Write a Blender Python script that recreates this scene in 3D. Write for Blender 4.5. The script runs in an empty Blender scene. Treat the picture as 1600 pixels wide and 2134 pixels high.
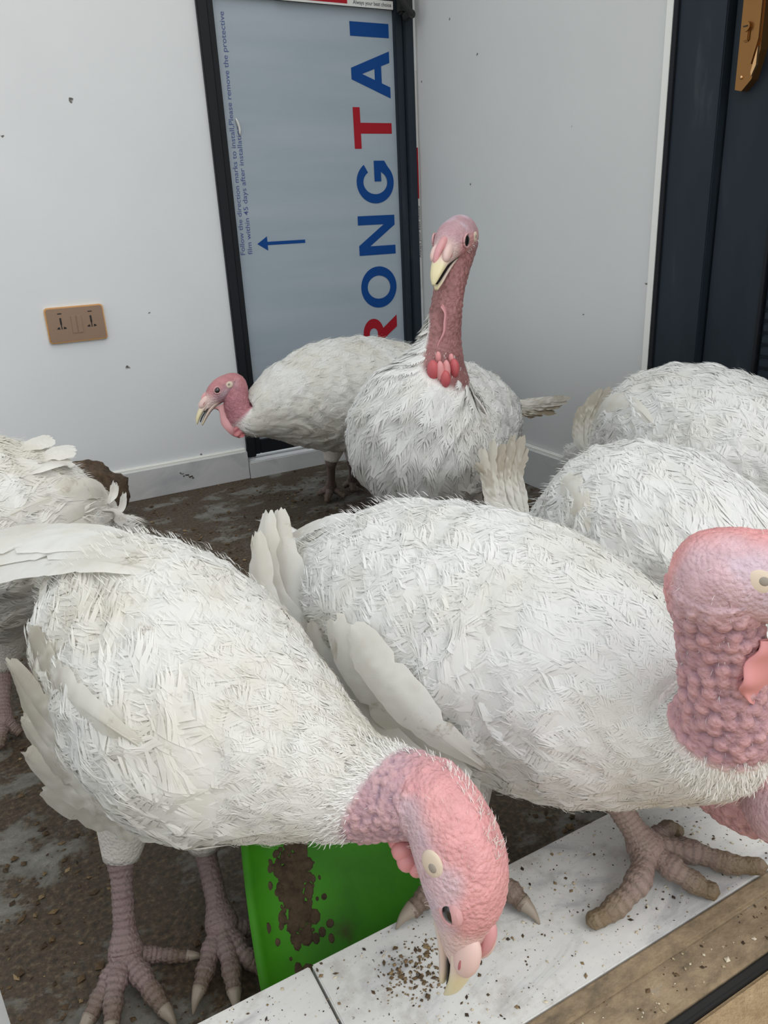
import bpy, bmesh, math, random
import numpy as np
from mathutils import Vector, Matrix, noise
from mathutils.bvhtree import BVHTree
from mathutils.kdtree import KDTree

random.seed(7)
rng = np.random.default_rng(7)
scene = bpy.context.scene
col = scene.collection
PI = math.pi

# ------------------------------------------------------------------ camera
FPX = 1603.0
H = 0.70
def _unit(v): return v / np.linalg.norm(v)
_n = _unit(np.array([216., 4247., FPX]))
_x = np.array([3200., -768., FPX]); _x = _unit(_x - _n * (_x @ _n))
_z = -_n
_y = np.cross(_z, _x)
M = np.array([_x, _y, _z])                 # world = M @ camera(x right, y down, z forward)
C = np.array([0., 0., H])
def ray(px, py): return M @ np.array([px - 800., py - 1067., FPX]) / FPX
def at(px, py, zc): return C + ray(px, py) * zc
def onz(px, py, z):
    d = ray(px, py); return C + d * ((z - H) / d[2])
def ony(px, py, y):
    d = ray(px, py); return C + d * (y / d[1])
def onx(px, py, x):
    d = ray(px, py); return C + d * (x / d[0])

cam_data = bpy.data.cameras.new('camera')
cam = bpy.data.objects.new('camera', cam_data)
col.objects.link(cam)
cam_data.sensor_fit = 'HORIZONTAL'
cam_data.sensor_width = 36.0
cam_data.lens = 36.0 * FPX / 1600.0
cam_data.clip_start = 0.02
R = Matrix(((M[0][0], -M[0][1], -M[0][2]), (M[1][0], -M[1][1], -M[1][2]), (M[2][0], -M[2][1], -M[2][2])))
cam.matrix_world = Matrix.Translation(Vector(C)) @ R.to_4x4()
scene.camera = cam

# ------------------------------------------------------------------ light
world = bpy.data.worlds.new('overcast_sky')
scene.world = world
world.use_nodes = True
bg = world.node_tree.nodes['Background']
bg.inputs['Color'].default_value = (0.93, 0.98, 1.0, 1)
bg.inputs['Strength'].default_value = 1.12
sun_data = bpy.data.lights.new('hazy_sun', 'SUN')
sun_data.energy = 1.35
sun_data.angle = math.radians(50)
sun_data.color = (1.0, 0.97, 0.93)
sun = bpy.data.objects.new('hazy_sun', sun_data)
col.objects.link(sun)
sun.rotation_euler = Vector((-0.28, 0.62, -0.75)).to_track_quat('-Z', 'Y').to_euler()
vs = scene.view_settings
vs.view_transform = 'Standard'
vs.look = 'None'
vs.exposure = 0.0
vs.gamma = 1.0
vs.use_curve_mapping = False

# ------------------------------------------------------------------ materials
MATS = {}
def mat(name, base=(0.8, 0.8, 0.8), rough=0.6, metal=0.0, spec=0.5):
    m = bpy.data.materials.new(name); m.use_nodes = True
    b = m.node_tree.nodes['Principled BSDF']
    b.inputs['Base Color'].default_value = (*base, 1)
    b.inputs['Roughness'].default_value = rough
    b.inputs['Metallic'].default_value = metal
    b.inputs['Specular IOR Level'].default_value = spec
    MATS[name] = m
    return m, m.node_tree.nodes, m.node_tree.links, b
def nd(nodes, t, **kw):
    n = nodes.new(t)
    for k, v in kw.items():
        if k in n.inputs.keys() if hasattr(n.inputs, 'keys') else False: n.inputs[k].default_value = v
        else: setattr(n, k, v)
    return n
def tex(nodes, links, scale, detail=4, rough=0.55, coord='Object', dist=0.0, stretch=None):
    tc = nodes.new('ShaderNodeTexCoord')
    n = nodes.new('ShaderNodeTexNoise')
    n.inputs['Scale'].default_value = scale
    n.inputs['Detail'].default_value = detail
    n.inputs['Roughness'].default_value = rough
    n.inputs['Distortion'].default_value = dist
    if stretch:
        mp = nodes.new('ShaderNodeMapping'); mp.inputs['Scale'].default_value = stretch
        links.new(tc.outputs[coord], mp.inputs['Vector']); links.new(mp.outputs['Vector'], n.inputs['Vector'])
    else:
        links.new(tc.outputs[coord], n.inputs['Vector'])
    return n
def ramp(nodes, links, src, stops):
    r = nodes.new('ShaderNodeValToRGB')
    e = r.color_ramp.elements
    while len(e) < len(stops): e.new(0.5)
    for i, (p, c) in enumerate(stops):
        e[i].position = p
        e[i].color = (*c, 1) if len(c) == 3 else c
    links.new(src, r.inputs['Fac'])
    return r
def mix(nodes, links, fac, a, b, mode='MIX'):
    m = nodes.new('ShaderNodeMix'); m.data_type = 'RGBA'; m.blend_type = mode
    for sock, v in ((m.inputs[0], fac), (m.inputs[6], a), (m.inputs[7], b)):
        if hasattr(v, 'is_output'): links.new(v, sock)
        elif isinstance(v, (int, float)): sock.default_value = v
        else: sock.default_value = (*v, 1)
    return m.outputs[2]
def bump(nodes, links, b, h, strength=0.3, dist=0.002):
    bp = nodes.new('ShaderNodeBump')
    bp.inputs['Strength'].default_value = strength
    bp.inputs['Distance'].default_value = dist
    links.new(h, bp.inputs['Height'])
    links.new(bp.outputs['Normal'], b.inputs['Normal'])

# painted plaster with faint blotches and fly specks
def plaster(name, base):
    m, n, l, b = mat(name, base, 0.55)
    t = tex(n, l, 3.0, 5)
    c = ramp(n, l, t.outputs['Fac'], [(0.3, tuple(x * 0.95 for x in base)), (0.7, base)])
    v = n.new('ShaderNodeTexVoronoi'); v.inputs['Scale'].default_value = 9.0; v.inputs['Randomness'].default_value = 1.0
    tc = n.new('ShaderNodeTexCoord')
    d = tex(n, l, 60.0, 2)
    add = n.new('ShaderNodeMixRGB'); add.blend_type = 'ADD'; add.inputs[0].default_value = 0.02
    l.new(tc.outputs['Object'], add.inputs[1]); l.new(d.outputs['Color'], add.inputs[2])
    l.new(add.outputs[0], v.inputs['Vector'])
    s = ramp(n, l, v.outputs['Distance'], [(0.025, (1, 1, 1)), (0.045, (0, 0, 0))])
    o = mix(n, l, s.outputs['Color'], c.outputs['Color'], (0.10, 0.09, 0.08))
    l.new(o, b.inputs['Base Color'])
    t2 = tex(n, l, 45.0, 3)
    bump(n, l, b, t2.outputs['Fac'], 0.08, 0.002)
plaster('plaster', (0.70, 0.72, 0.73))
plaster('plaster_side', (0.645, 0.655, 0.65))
mat('caulk', (0.80, 0.80, 0.76), 0.7)

m, n, l, b = mat('skirting_tile', (0.55, 0.56, 0.57), 0.25)
t = tex(n, l, 5.0, 6, 0.6, dist=1.2)
c = ramp(n, l, t.outputs['Fac'], [(0.3, (0.42, 0.43, 0.45)), (0.5, (0.58, 0.58, 0.58)), (0.75, (0.50, 0.51, 0.53))])
l.new(c.outputs['Color'], b.inputs['Base Color'])

m, n, l, b = mat('threshold_tile', (0.7, 0.7, 0.7), 0.35)
t = tex(n, l, 9.0, 7, 0.65, dist=1.6, stretch=(1, 2.2, 1))
c = ramp(n, l, t.outputs['Fac'], [(0.30, (0.44, 0.445, 0.455)), (0.47, (0.66, 0.655, 0.64)), (0.7, (0.73, 0.725, 0.70))])
t2 = tex(n, l, 16.0, 6, 0.7)
d = ramp(n, l, t2.outputs['Fac'], [(0.52, (0, 0, 0)), (0.72, (0.75, 0.75, 0.75))])
t3 = tex(n, l, 300.0, 2)
d3 = ramp(n, l, t3.outputs['Fac'], [(0.66, (0, 0, 0)), (0.72, (0.6, 0.6, 0.6))])
o = mix(n, l, d.outputs['Color'], c.outputs['Color'], (0.33, 0.30, 0.25))
o = mix(n, l, d3.outputs['Color'], o, (0.15, 0.12, 0.08))
l.new(o, b.inputs['Base Color'])

mat('grout', (0.30, 0.26, 0.20), 0.9)
mat('litter_dark', (0.05, 0.04, 0.025), 0.8)

# tiled floor under a dried crust of litter
m, n, l, b = mat('dirty_floor', (0.4, 0.4, 0.4), 0.6)
t = tex(n, l, 7.0, 9, 0.68, dist=0.4, stretch=(0.8, 1.4, 1))
t2 = tex(n, l, 38.0, 6, 0.7)
t3 = tex(n, l, 160.0, 3, 0.6)
s1 = n.new('ShaderNodeMath'); s1.operation = 'MULTIPLY_ADD'; s1.inputs[1].default_value = 0.45
l.new(t2.outputs['Fac'], s1.inputs[0]); l.new(t.outputs['Fac'], s1.inputs[2])
d = ramp(n, l, s1.outputs[0], [(0.62, (0, 0, 0)), (0.71, (1, 1, 1))])
brown = ramp(n, l, t3.outputs['Fac'], [(0.3, (0.022, 0.014, 0.008)), (0.55, (0.066, 0.044, 0.024)), (0.75, (0.15, 0.105, 0.06))])
tile = ramp(n, l, t2.outputs['Fac'], [(0.3, (0.085, 0.078, 0.062)), (0.55, (0.19, 0.182, 0.16)), (0.7, (0.31, 0.305, 0.28))])
o = mix(n, l, d.outputs['Color'], tile.outputs['Color'], brown.outputs['Color'])
l.new(o, b.inputs['Base Color'])
bump(n, l, b, s1.outputs[0], 0.6, 0.008)

m, n, l, b = mat('litter', (0.1, 0.06, 0.03), 0.9)
oi = n.new('ShaderNodeAttribute'); oi.attribute_name = 'tint'
c = ramp(n, l, oi.outputs['Fac'], [(0.0, (0.03, 0.018, 0.01)), (0.5, (0.12, 0.075, 0.035)), (0.85, (0.30, 0.21, 0.11)), (1.0, (0.62, 0.55, 0.42))])
l.new(c.outputs['Color'], b.inputs['Base Color'])

m, n, l, b = mat('muddy_track', (0.3, 0.22, 0.14), 0.8)
t = tex(n, l, 30.0, 7, 0.72, stretch=(0.8, 1.4, 1))
c = ramp(n, l, t.outputs['Fac'], [(0.3, (0.13, 0.10, 0.065)), (0.5, (0.27, 0.20, 0.125)), (0.63, (0.36, 0.27, 0.17)), (0.72, (0.30, 0.29, 0.26))])
l.new(c.outputs['Color'], b.inputs['Base Color'])
t2 = tex(n, l, 120.0, 4)
bump(n, l, b, t2.outputs['Fac'], 0.5, 0.003)

m, n, l, b = mat('dry_earth', (0.42, 0.30, 0.18), 0.9)
t = tex(n, l, 40.0, 6, 0.65)
c = ramp(n, l, t.outputs['Fac'], [(0.3, (0.30, 0.20, 0.11)), (0.7, (0.48, 0.35, 0.20))])
l.new(c.outputs['Color'], b.inputs['Base Color'])
bump(n, l, b, t.outputs['Fac'], 0.6, 0.01)

mat('rubber_black', (0.012, 0.012, 0.012), 0.7)

m, n, l, b = mat('aluminium_dark', (0.028, 0.036, 0.045), 0.5, 0.0, 0.25)
t = tex(n, l, 14.0, 4, stretch=(1, 1, 0.25))
c = ramp(n, l, t.outputs['Fac'], [(0.35, (0.012, 0.019, 0.028)), (0.62, (0.017, 0.025, 0.035)), (0.78, (0.05, 0.06, 0.07))])
l.new(c.outputs['Color'], b.inputs['Base Color'])
m, n, l, b = mat('aluminium_black', (0.009, 0.011, 0.014), 0.5, 0.0, 0.25)

m, n, l, b = mat('protective_film', (0.37, 0.42, 0.46), 0.35, 0.0, 0.4)
t = tex(n, l, 4.0, 4, stretch=(0.5, 1, 4.0))
c = ramp(n, l, t.outputs['Fac'], [(0.3, (0.30, 0.355, 0.41)), (0.7, (0.355, 0.405, 0.45))])
l.new(c.outputs['Color'], b.inputs['Base Color'])
bump(n, l, b, t.outputs['Fac'], 0.12, 0.01)
mat('print_blue', (0.001, 0.05, 0.22), 0.5, 0.0, 0.2)
mat('print_red', (0.33, 0.008, 0.018), 0.5, 0.0, 0.2)
mat('print_pale_blue', (0.07, 0.10, 0.26), 0.5)
mat('print_dark', (0.04, 0.04, 0.05), 0.5)
mat('tape_white', (0.62, 0.62, 0.60), 0.5)
m, n, l, b = mat('rose_gold', (0.33, 0.22, 0.155), 0.42, 0.6)
mat('rose_gold_rim', (0.75, 0.42, 0.18), 0.25, 0.9)
mat('socket_dark', (0.01, 0.008, 0.008), 0.6)
mat('bronze', (0.30, 0.15, 0.05), 0.32, 0.85)
mat('bronze_bright', (0.75, 0.45, 0.22), 0.2, 0.95)

m, n, l, b = mat('green_plastic', (0.05, 0.25, 0.01), 0.5, 0.0, 0.15)
t = tex(n, l, 10.0, 6, 0.6)
c = ramp(n, l, t.outputs['Fac'], [(0.42, (0.055, 0.27, 0.012)), (0.63, (0.04, 0.19, 0.012)), (0.75, (0.06, 0.045, 0.02))])
l.new(c.outputs['Color'], b.inputs['Base Color'])

m, n, l, b = mat('mud', (0.08, 0.05, 0.03), 0.95)
t = tex(n, l, 70.0, 6, 0.7)
c = ramp(n, l, t.outputs['Fac'], [(0.3, (0.035, 0.022, 0.014)), (0.7, (0.13, 0.085, 0.05))])
l.new(c.outputs['Color'], b.inputs['Base Color'])
bump(n, l, b, t.outputs['Fac'], 0.8, 0.006)

# feathers: white vanes, cream tint, brown soiling with shapes of its own
def feather_mat(name, soil, lo=(0.83, 0.815, 0.77), hi=(0.90, 0.895, 0.88)):
    m, n, l, b = mat(name, hi, 0.75, 0.0, 0.25)
    t = tex(n, l, 11.0, 5, 0.6)
    c = ramp(n, l, t.outputs['Fac'], [(0.32, lo), (0.55, hi)])
    t2 = tex(n, l, 26.0, 7, 0.72, dist=0.5)
    d = ramp(n, l, t2.outputs['Fac'], [(1.0 - soil, (0, 0, 0)), (1.0 - soil + 0.14, (0.85, 0.85, 0.85))])
    o = mix(n, l, d.outputs['Color'], c.outputs['Color'], (0.36, 0.29, 0.19))
    at_ = n.new('ShaderNodeAttribute'); at_.attribute_name = 'soil'
    o = mix(n, l, at_.outputs['Fac'], o, (0.30, 0.24, 0.16))
    l.new(o, b.inputs['Base Color'])
    # barbs: fine relief across the vane
    uv = n.new('ShaderNodeUVMap'); uv.uv_map = 'vane'
    w = n.new('ShaderNodeTexWave'); w.inputs['Scale'].default_value = 9.0; w.inputs['Distortion'].default_value = 2.0
    w.bands_direction = 'Y'
    sep = n.new('ShaderNodeSeparateXYZ'); l.new(uv.outputs['UV'], sep.inputs[0])
    ab = n.new('ShaderNodeMath'); ab.operation = 'ABSOLUTE'
    sb = n.new('ShaderNodeMath'); sb.operation = 'SUBTRACT'; sb.inputs[1].default_value = 0.5
    l.new(sep.outputs[0], sb.inputs[0]); l.new(sb.outputs[0], ab.inputs[0])
    ad = n.new('ShaderNodeMath'); ad.operation = 'SUBTRACT'
    l.new(sep.outputs[1], ad.inputs[0]); l.new(ab.outputs[0], ad.inputs[1])
    cb = n.new('ShaderNodeCombineXYZ'); l.new(ad.outputs[0], cb.inputs[1])
    l.new(cb.outputs[0], w.inputs['Vector'])
    bump(n, l, b, w.outputs['Fac'], 0.12, 0.002)
    b.inputs['Subsurface Weight'].default_value = 0.0
    # light passing through thin vanes
    tr = n.new('ShaderNodeBsdfTranslucent'); l.new(o, tr.inputs['Color'])
    ms = n.new('ShaderNodeMixShader'); ms.inputs[0].default_value = 0.34
    out = n['Material Output']
    l.new(b.outputs[0], ms.inputs[1]); l.new(tr.outputs[0], ms.inputs[2]); l.new(ms.outputs[0], out.inputs['Surface'])
feather_mat('feather_clean', 0.335)
feather_mat('feather_soiled', 0.39, (0.80, 0.77, 0.69), (0.88, 0.87, 0.84))
feather_mat('feather_flight', 0.42, (0.74, 0.70, 0.61), (0.85, 0.83, 0.77))

# body: skin pigment comes from a colour attribute (white down, pink head, grey-pink shanks)
m, n, l, b = mat('turkey_skin', (0.8, 0.5, 0.5), 0.5, 0.0, 0.35)
a = n.new('ShaderNodeAttribute'); a.attribute_name = 'pigment'
t = tex(n, l, 60.0, 6, 0.65)
c = ramp(n, l, t.outputs['Fac'], [(0.3, (0.86, 0.80, 0.82)), (0.7, (1.0, 1.0, 1.0))])
o = mix(n, l, 1.0, a.outputs['Color'], c.outputs['Color'], 'MULTIPLY')
l.new(o, b.inputs['Base Color'])
b.inputs['Subsurface Weight'].default_value = 0.06
b.inputs['Subsurface Radius'].default_value = (0.008, 0.003, 0.002)
t2 = tex(n, l, 420.0, 3, 0.6)
vo = n.new('ShaderNodeTexVoronoi'); vo.feature = 'SMOOTH_F1'; vo.inputs['Scale'].default_value = 300.0; vo.inputs['Smoothness'].default_value = 0.6
tc = n.new('ShaderNodeTexCoord'); l.new(tc.outputs['Object'], vo.inputs['Vector'])
sm = n.new('ShaderNodeMath'); sm.operation = 'MULTIPLY_ADD'; sm.inputs[1].default_value = -1.1
l.new(vo.outputs['Distance'], sm.inputs[0]); l.new(t2.outputs['Fac'], sm.inputs[2])
bump(n, l, b, sm.outputs[0], 0.75, 0.0016)
mat('shank', (0.34, 0.26, 0.23), 0.6)
m, n, l, b = mat('beak_horn', (0.72, 0.66, 0.45), 0.35)
a = n.new('ShaderNodeAttribute'); a.attribute_name = 'pigment'
l.new(a.outputs['Color'], b.inputs['Base Color'])
mat('claw_horn', (0.28, 0.23, 0.18), 0.45)
mat('eye_dark', (0.012, 0.010, 0.010), 0.08, 0.0, 0.7)
mat('eye_lid', (0.60, 0.33, 0.34), 0.6)
mat('ear_tan', (0.64, 0.53, 0.42), 0.8)
mat('flap_red', (0.48, 0.09, 0.10), 0.5)
mat('ear_hole', (0.30, 0.26, 0.22), 0.9)
mat('flap_dark', (0.42, 0.13, 0.14), 0.45)
mat('flap_pink', (0.66, 0.28, 0.28), 0.5)
mat('snood_pink', (0.62, 0.30, 0.31), 0.45)
mat('cere_pale', (0.70, 0.50, 0.46), 0.5)

# ------------------------------------------------------------------ mesh helpers
def link(o, parent=None):
    col.objects.link(o)
    if parent is not None: o.parent = parent
    return o
def mesh_obj(name, verts, faces, material, parent=None, smooth=False, uv=None, attrs=None):
    me = bpy.data.meshes.new(name)
    me.from_pydata([tuple(map(float, v)) for v in verts], [], [tuple(int(i) for i in f) for f in faces])
    mats_ = material if isinstance(material, (list, tuple)) else [material]
    for mm in mats_: me.materials.append(MATS[mm])
    if smooth: me.shade_smooth()
    if uv is not None:
        lay = me.uv_layers.new(name='vane')
        li = np.empty(len(me.loops), dtype=np.int32); me.loops.foreach_get('vertex_index', li)
        lay.data.foreach_set('uv', np.asarray(uv, dtype=np.float32)[li].ravel())
    for k, v in (attrs or {}).items():
        v = np.asarray(v, dtype=np.float32)
        if v.ndim == 1:
            at_ = me.attributes.new(k, 'FLOAT', 'POINT'); at_.data.foreach_set('value', v)
        else:
            at_ = me.attributes.new(k, 'FLOAT_COLOR', 'POINT')
            at_.data.foreach_set('color', np.hstack([v, np.ones((len(v), 1), np.float32)]).ravel())
    me.update()
    return link(bpy.data.objects.new(name, me), parent)
def tag(o, label=None, cat=None, group=None, kind=None):
    for k, v in (('label', label), ('category', cat), ('group', group), ('kind', kind)):
        if v: o[k] = v
    return o
def empty(name, loc=(0, 0, 0)):
    o = bpy.data.objects.new(name, None); o.location = loc; o.empty_display_size = 0.05
    return link(o)
class MB:
    def __init__(s): s.v = []; s.f = []
    def add(s, v, f):
        k = len(s.v); s.v += [tuple(x) for x in v]; s.f += [tuple(i + k for i in q) for q in f]; return s
    def box(s, a, b_, bev=0.0):
        bm = bmesh.new()
        bmesh.ops.create_cube(bm, size=1.0)
        for v in bm.verts:
            v.co = Vector([(a[i] + b_[i]) / 2 + v.co[i] * (b_[i] - a[i]) for i in range(3)])
        if bev > 0: bmesh.ops.bevel(bm, geom=bm.edges[:], offset=bev, segments=2, affect='EDGES')
        bm.verts.index_update()
        s.add([v.co[:] for v in bm.verts], [[v.index for v in f.verts] for f in bm.faces]); bm.free(); return s
    def prism(s, pts, axis, lo, hi):
        # pts: 2D outline; axis: the extruded axis index; the other two in order
        o = [i for i in range(3) if i != axis]
        k = len(pts); vs_ = []
        for h in (lo, hi):
            for p in pts:
                v = [0, 0, 0]; v[o[0]], v[o[1]] = p; v[axis] = h; vs_.append(v)
        fs = [tuple(range(k))[::-1], tuple(range(k, 2 * k))]
        fs += [(i, (i + 1) % k, k + (i + 1) % k, k + i) for i in range(k)]
        return s.add(vs_, fs)
    def tube(s, pts, rad, seg=10):
        v, f = tube_data(pts, rad, seg); return s.add(v, f)
    def ball(s, c, r, seg=12, ring=8, frame=None):
        vs_, fs = ball_data(c, r, seg, ring, frame); return s.add(vs_, fs)
    def build(s, name, material, parent=None, smooth=False, local=None):
        vv = s.v
        return mesh_obj(name, vv, s.f, material, parent, smooth)
def tube_data(pts, rad, seg=10):
    pts = np.asarray(pts, float); k = len(pts)
    rad = np.full(k, rad) if np.isscalar(rad) else np.asarray(rad, float)
    T = np.gradient(pts, axis=0); T /= np.linalg.norm(T, axis=1)[:, None] + 1e-12
    u = np.cross(T[0], [0.31, 0.2, 0.93]); u = _unit(u)
    vs_ = []
    th = np.linspace(0, 2 * PI, seg, endpoint=False)
    for i in range(k):
        u = _unit(u - T[i] * (u @ T[i])); w = np.cross(T[i], u)
        for t_ in th: vs_.append(pts[i] + rad[i] * (math.cos(t_) * u + math.sin(t_) * w))
    fs = [(i * seg + j, i * seg + (j + 1) % seg, (i + 1) * seg + (j + 1) % seg, (i + 1) * seg + j) for i in range(k - 1) for j in range(seg)]
    vs_.append(pts[0]); vs_.append(pts[-1]); a = len(vs_) - 2
    fs += [(a, (j + 1) % seg, j) for j in range(seg)] + [(a + 1, (k - 1) * seg + j, (k - 1) * seg + (j + 1) % seg) for j in range(seg)]
    return vs_, fs
def ball_data(c, r, seg=12, ring=8, frame=None):
    c = np.asarray(c, float); r = np.full(3, r) if np.isscalar(r) else np.asarray(r, float)
    F_ = np.eye(3) if frame is None else np.asarray(frame, float)     # rows: axes
    vs_ = [c + F_[2] * r[2]]
    for i in range(1, ring):
        ph = PI * i / ring
        for j in range(seg):
            t_ = 2 * PI * j / seg
            vs_.append(c + F_[0] * r[0] * math.sin(ph) * math.cos(t_) + F_[1] * r[1] * math.sin(ph) * math.sin(t_) + F_[2] * r[2] * math.cos(ph))
    vs_.append(c - F_[2] * r[2])
    fs = [(0, 1 + j, 1 + (j + 1) % seg) for j in range(seg)]
    for i in range(ring - 2):
        for j in range(seg):
            a = 1 + i * seg + j; b_ = 1 + i * seg + (j + 1) % seg
            fs.append((a, a + seg, b_ + seg, b_))
    e = len(vs_) - 1; a = 1 + (ring - 2) * seg
    fs += [(e, a + (j + 1) % seg, a + j) for j in range(seg)]
    return vs_, fs
def curve_pts(ctrl, k):
    """Catmull-Rom through control rows (any dimension), chord-length parameter."""
    c = np.asarray(ctrl, float)
    if len(c) == 2: return c[0] + (c[1] - c[0]) * np.linspace(0, 1, k)[:, None]
    d = np.linalg.norm(np.diff(c[:, :3], axis=0), axis=1); s = np.concatenate([[0], np.cumsum(d)])
    m_ = np.zeros_like(c)
    m_[1:-1] = (c[2:] - c[:-2]) / (s[2:] - s[:-2])[:, None]
    m_[0] = (c[1] - c[0]) / d[0]; m_[-1] = (c[-1] - c[-2]) / d[-1]
    t_ = np.linspace(0, s[-1], k) if np.isscalar(k) else np.asarray(k) * s[-1]
    i = np.clip(np.searchsorted(s, t_, side='right') - 1, 0, len(c) - 2)
    h = (s[i + 1] - s[i]); x = ((t_ - s[i]) / h)[:, None]; h = h[:, None]
    return (2 * x**3 - 3 * x**2 + 1) * c[i] + (x**3 - 2 * x**2 + x) * h * m_[i] + (-2 * x**3 + 3 * x**2) * c[i + 1] + (x**3 - x**2) * h * m_[i + 1]

# ------------------------------------------------------------------ the room
YW = 2.144          # back wall face
XW = 1.313          # right wall face
XL = -1.50          # left wall face (outside the frame)
YF0, YF1 = 0.335, 0.47   # front threshold
HT = 0.10           # threshold height
CEIL = 2.75
def struct(name, mb, material, parent=None, smooth=False):
    o = mb.build(name, material, parent, smooth)
    if parent is None: o['kind'] = 'structure'
    return o
DX0, DX1, DZ0, DZ1 = 0.683, 1.300, 0.062, 2.08     # back door opening
mb = MB()
mb.box((XL - 0.15, YW, -0.1), (DX0, YW + 0.15, CEIL)).box((DX0, YW, DZ1), (DX1, YW + 0.15, CEIL)).box((DX1, YW, -0.1), (XW + 0.15, YW + 0.15, CEIL))
mb.box((DX0, YW + 0.02, -0.1), (DX1, YW + 0.15, DZ0 - 0.012))
struct('wall_back', mb, 'plaster')
RY0, RY1, RZ1 = 0.36, 1.202, 2.08                      # right door opening
mb = MB()
mb.box((XW, RY1, -0.1), (XW + 0.15, YW, CEIL)).box((XW, RY0, RZ1), (XW + 0.15, RY1, CEIL)).box((XW, 0.30, -0.1), (XW + 0.15, RY0, CEIL))
mb.box((XW, RY0, -0.1), (XW + 0.15, RY1, 0.03))
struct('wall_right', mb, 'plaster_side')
struct('wall_front', MB().box((XL - 0.15, YF0, -0.1), (-0.068, YF1, 0.46)), 'plaster')  # only the jamb end is in view; unseen run and low height shaped for light
struct('floor', MB().box((XL, YF1, -0.1), (XW, YW, 0.0)), 'dirty_floor')
struct('ground', MB().box((-6, -8, -0.14), (6, 0.235, 0.02)), 'dry_earth')

# skirting strips with a bead of caulk
def skirting(name, boxes, cboxes):
    o = struct(name, MB().box(*boxes[0], 0.001), 'skirting_tile')
    for b_ in boxes[1:]: MB().box(*b_, 0.001).build('skirting_tile', 'skirting_tile', o)
    for c_ in cboxes: MB().box(*c_, 0.003).build('caulk_bead', 'caulk', o)
skirting('baseboard_back', [((0.32, YW - 0.014, 0), (DX0 - 0.002, YW, 0.083)), ((-0.28, YW - 0.014, 0), (0.317, YW, 0.083)), ((-0.88, YW - 0.014, 0), (-0.283, YW, 0.083)), ((XL, YW - 0.014, 0), (-0.883, YW, 0.083))],
         [((XL, YW - 0.010, 0.080), (DX0 - 0.004, YW, 0.094))])
skirting('baseboard_right', [((XW - 0.014, 1.62, 0), (XW, YW - 0.014, 0.100)), ((XW - 0.014, RY1 + 0.02, 0), (XW, 1.617, 0.100))],
         [((XW - 0.010, RY1 + 0.02, 0.097), (XW, YW - 0.014, 0.111))])

# smear of dirt on the skirting
sm_ = MB()
for k in range(14):
    p_ = np.array([0.478 + 0.0028 * k + random.gauss(0, .002), YW - 0.0145, 0.056 - 0.0016 * k + random.gauss(0, .002)])
    sm_.ball(p_, (random.uniform(.001, .004), 0.0012, random.uniform(.001, .0025)), 8, 6)
sm_.build('dirt_smear', 'litter_dark', bpy.data.objects['baseboard_back'], True)
# sill under the back door
struct('trim_1', MB().box((DX0, YW - 0.02, -0.02), (DX1, YW + 0.02, DZ0 - 0.012), 0.003), 'skirting_tile')

# ---- back door: dark frame, grey film panel, printed words
door1 = empty('door_1', (0.99, YW, DZ0)); door1['kind'] = 'structure'
def dpart(name, mb, material, parent=None, smooth=False):
    p = door1 if parent is None else parent
    o = mb.build(name, material, p, smooth)
    o.matrix_parent_inverse = Matrix.Translation(Vector(door1.location)).inverted() if parent is None else Matrix()
    return o
PX0, PX1 = 0.728, 1.246
yd = YW + 0.012
dpart('frame_jamb', MB().box((DX0, YW - 0.012, DZ0), (DX0 + 0.026, YW + 0.06, DZ1), 0.002), 'aluminium_black')
dpart('frame_jamb', MB().box((1.272, YW - 0.012, DZ0), (DX1, YW + 0.06, DZ1), 0.002), 'aluminium_dark')
dpart('frame_head', MB().box((DX0 + 0.026, YW - 0.012, DZ1 - 0.03), (1.272, YW + 0.06, DZ1), 0.002), 'aluminium_black')
dpart('stile', MB().box((DX0 + 0.0275, YW - 0.002, DZ0 + 0.004), (PX0, YW + 0.05, DZ1 - 0.032), 0.002), 'aluminium_black')
dpart('stile', MB().box((PX1, YW - 0.002, DZ0 + 0.004), (1.2705, YW + 0.05, DZ1 - 0.032), 0.002), 'aluminium_dark')
dpart('bottom_rail', MB().box((PX0, YW - 0.001, DZ0 + 0.004), (PX1, YW + 0.05, DZ0 + 0.045), 0.002), 'aluminium_black')
ZR = 1.247
dpart('lock_rail', MB().box((PX0, YW - 0.001, ZR), (PX1, YW + 0.05, ZR + 0.06), 0.002), 'aluminium_black')
dpart('top_rail', MB().box((PX0, YW - 0.001, DZ1 - 0.08), (PX1, YW + 0.05, DZ1 - 0.032), 0.002), 'aluminium_black')
dpart('glass_pane', MB().box((PX0, YW + 0.02, ZR + 0.06), (PX1, YW + 0.026, DZ1 - 0.08)), 'protective_film')
panel = dpart('film_panel', MB().box((PX0, yd, DZ0 + 0.045), (PX1, yd + 0.006, ZR)), 'protective_film')
# lock at the upper right of the frame
lk = MB().box((1.250, YW - 0.030, 1.232), (1.292, YW - 0.003, 1.36), 0.006)
lk.tube([(1.268, YW - 0.025, 1.225), (1.268, YW - 0.060, 1.225)], 0.011, 12).tube([(1.268, YW - 0.055, 1.225), (1.19, YW - 0.058, 1.30)], 0.009, 10)
dpart('door_lock', lk, 'rubber_black')
# white tape printed along the lock rail and along the jamb
yt = YW - 0.0022
tp = dpart('printed_tape', MB().box((0.90, yt - 0.0006, ZR - 0.002), (PX1 - 0.004, yt, ZR + 0.018)), 'tape_white')
tj = dpart('printed_tape', MB().box((1.3002, YW - 0.0018, 0.50), (1.3118, YW - 0.0005, 1.10)), 'tape_white')

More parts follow.
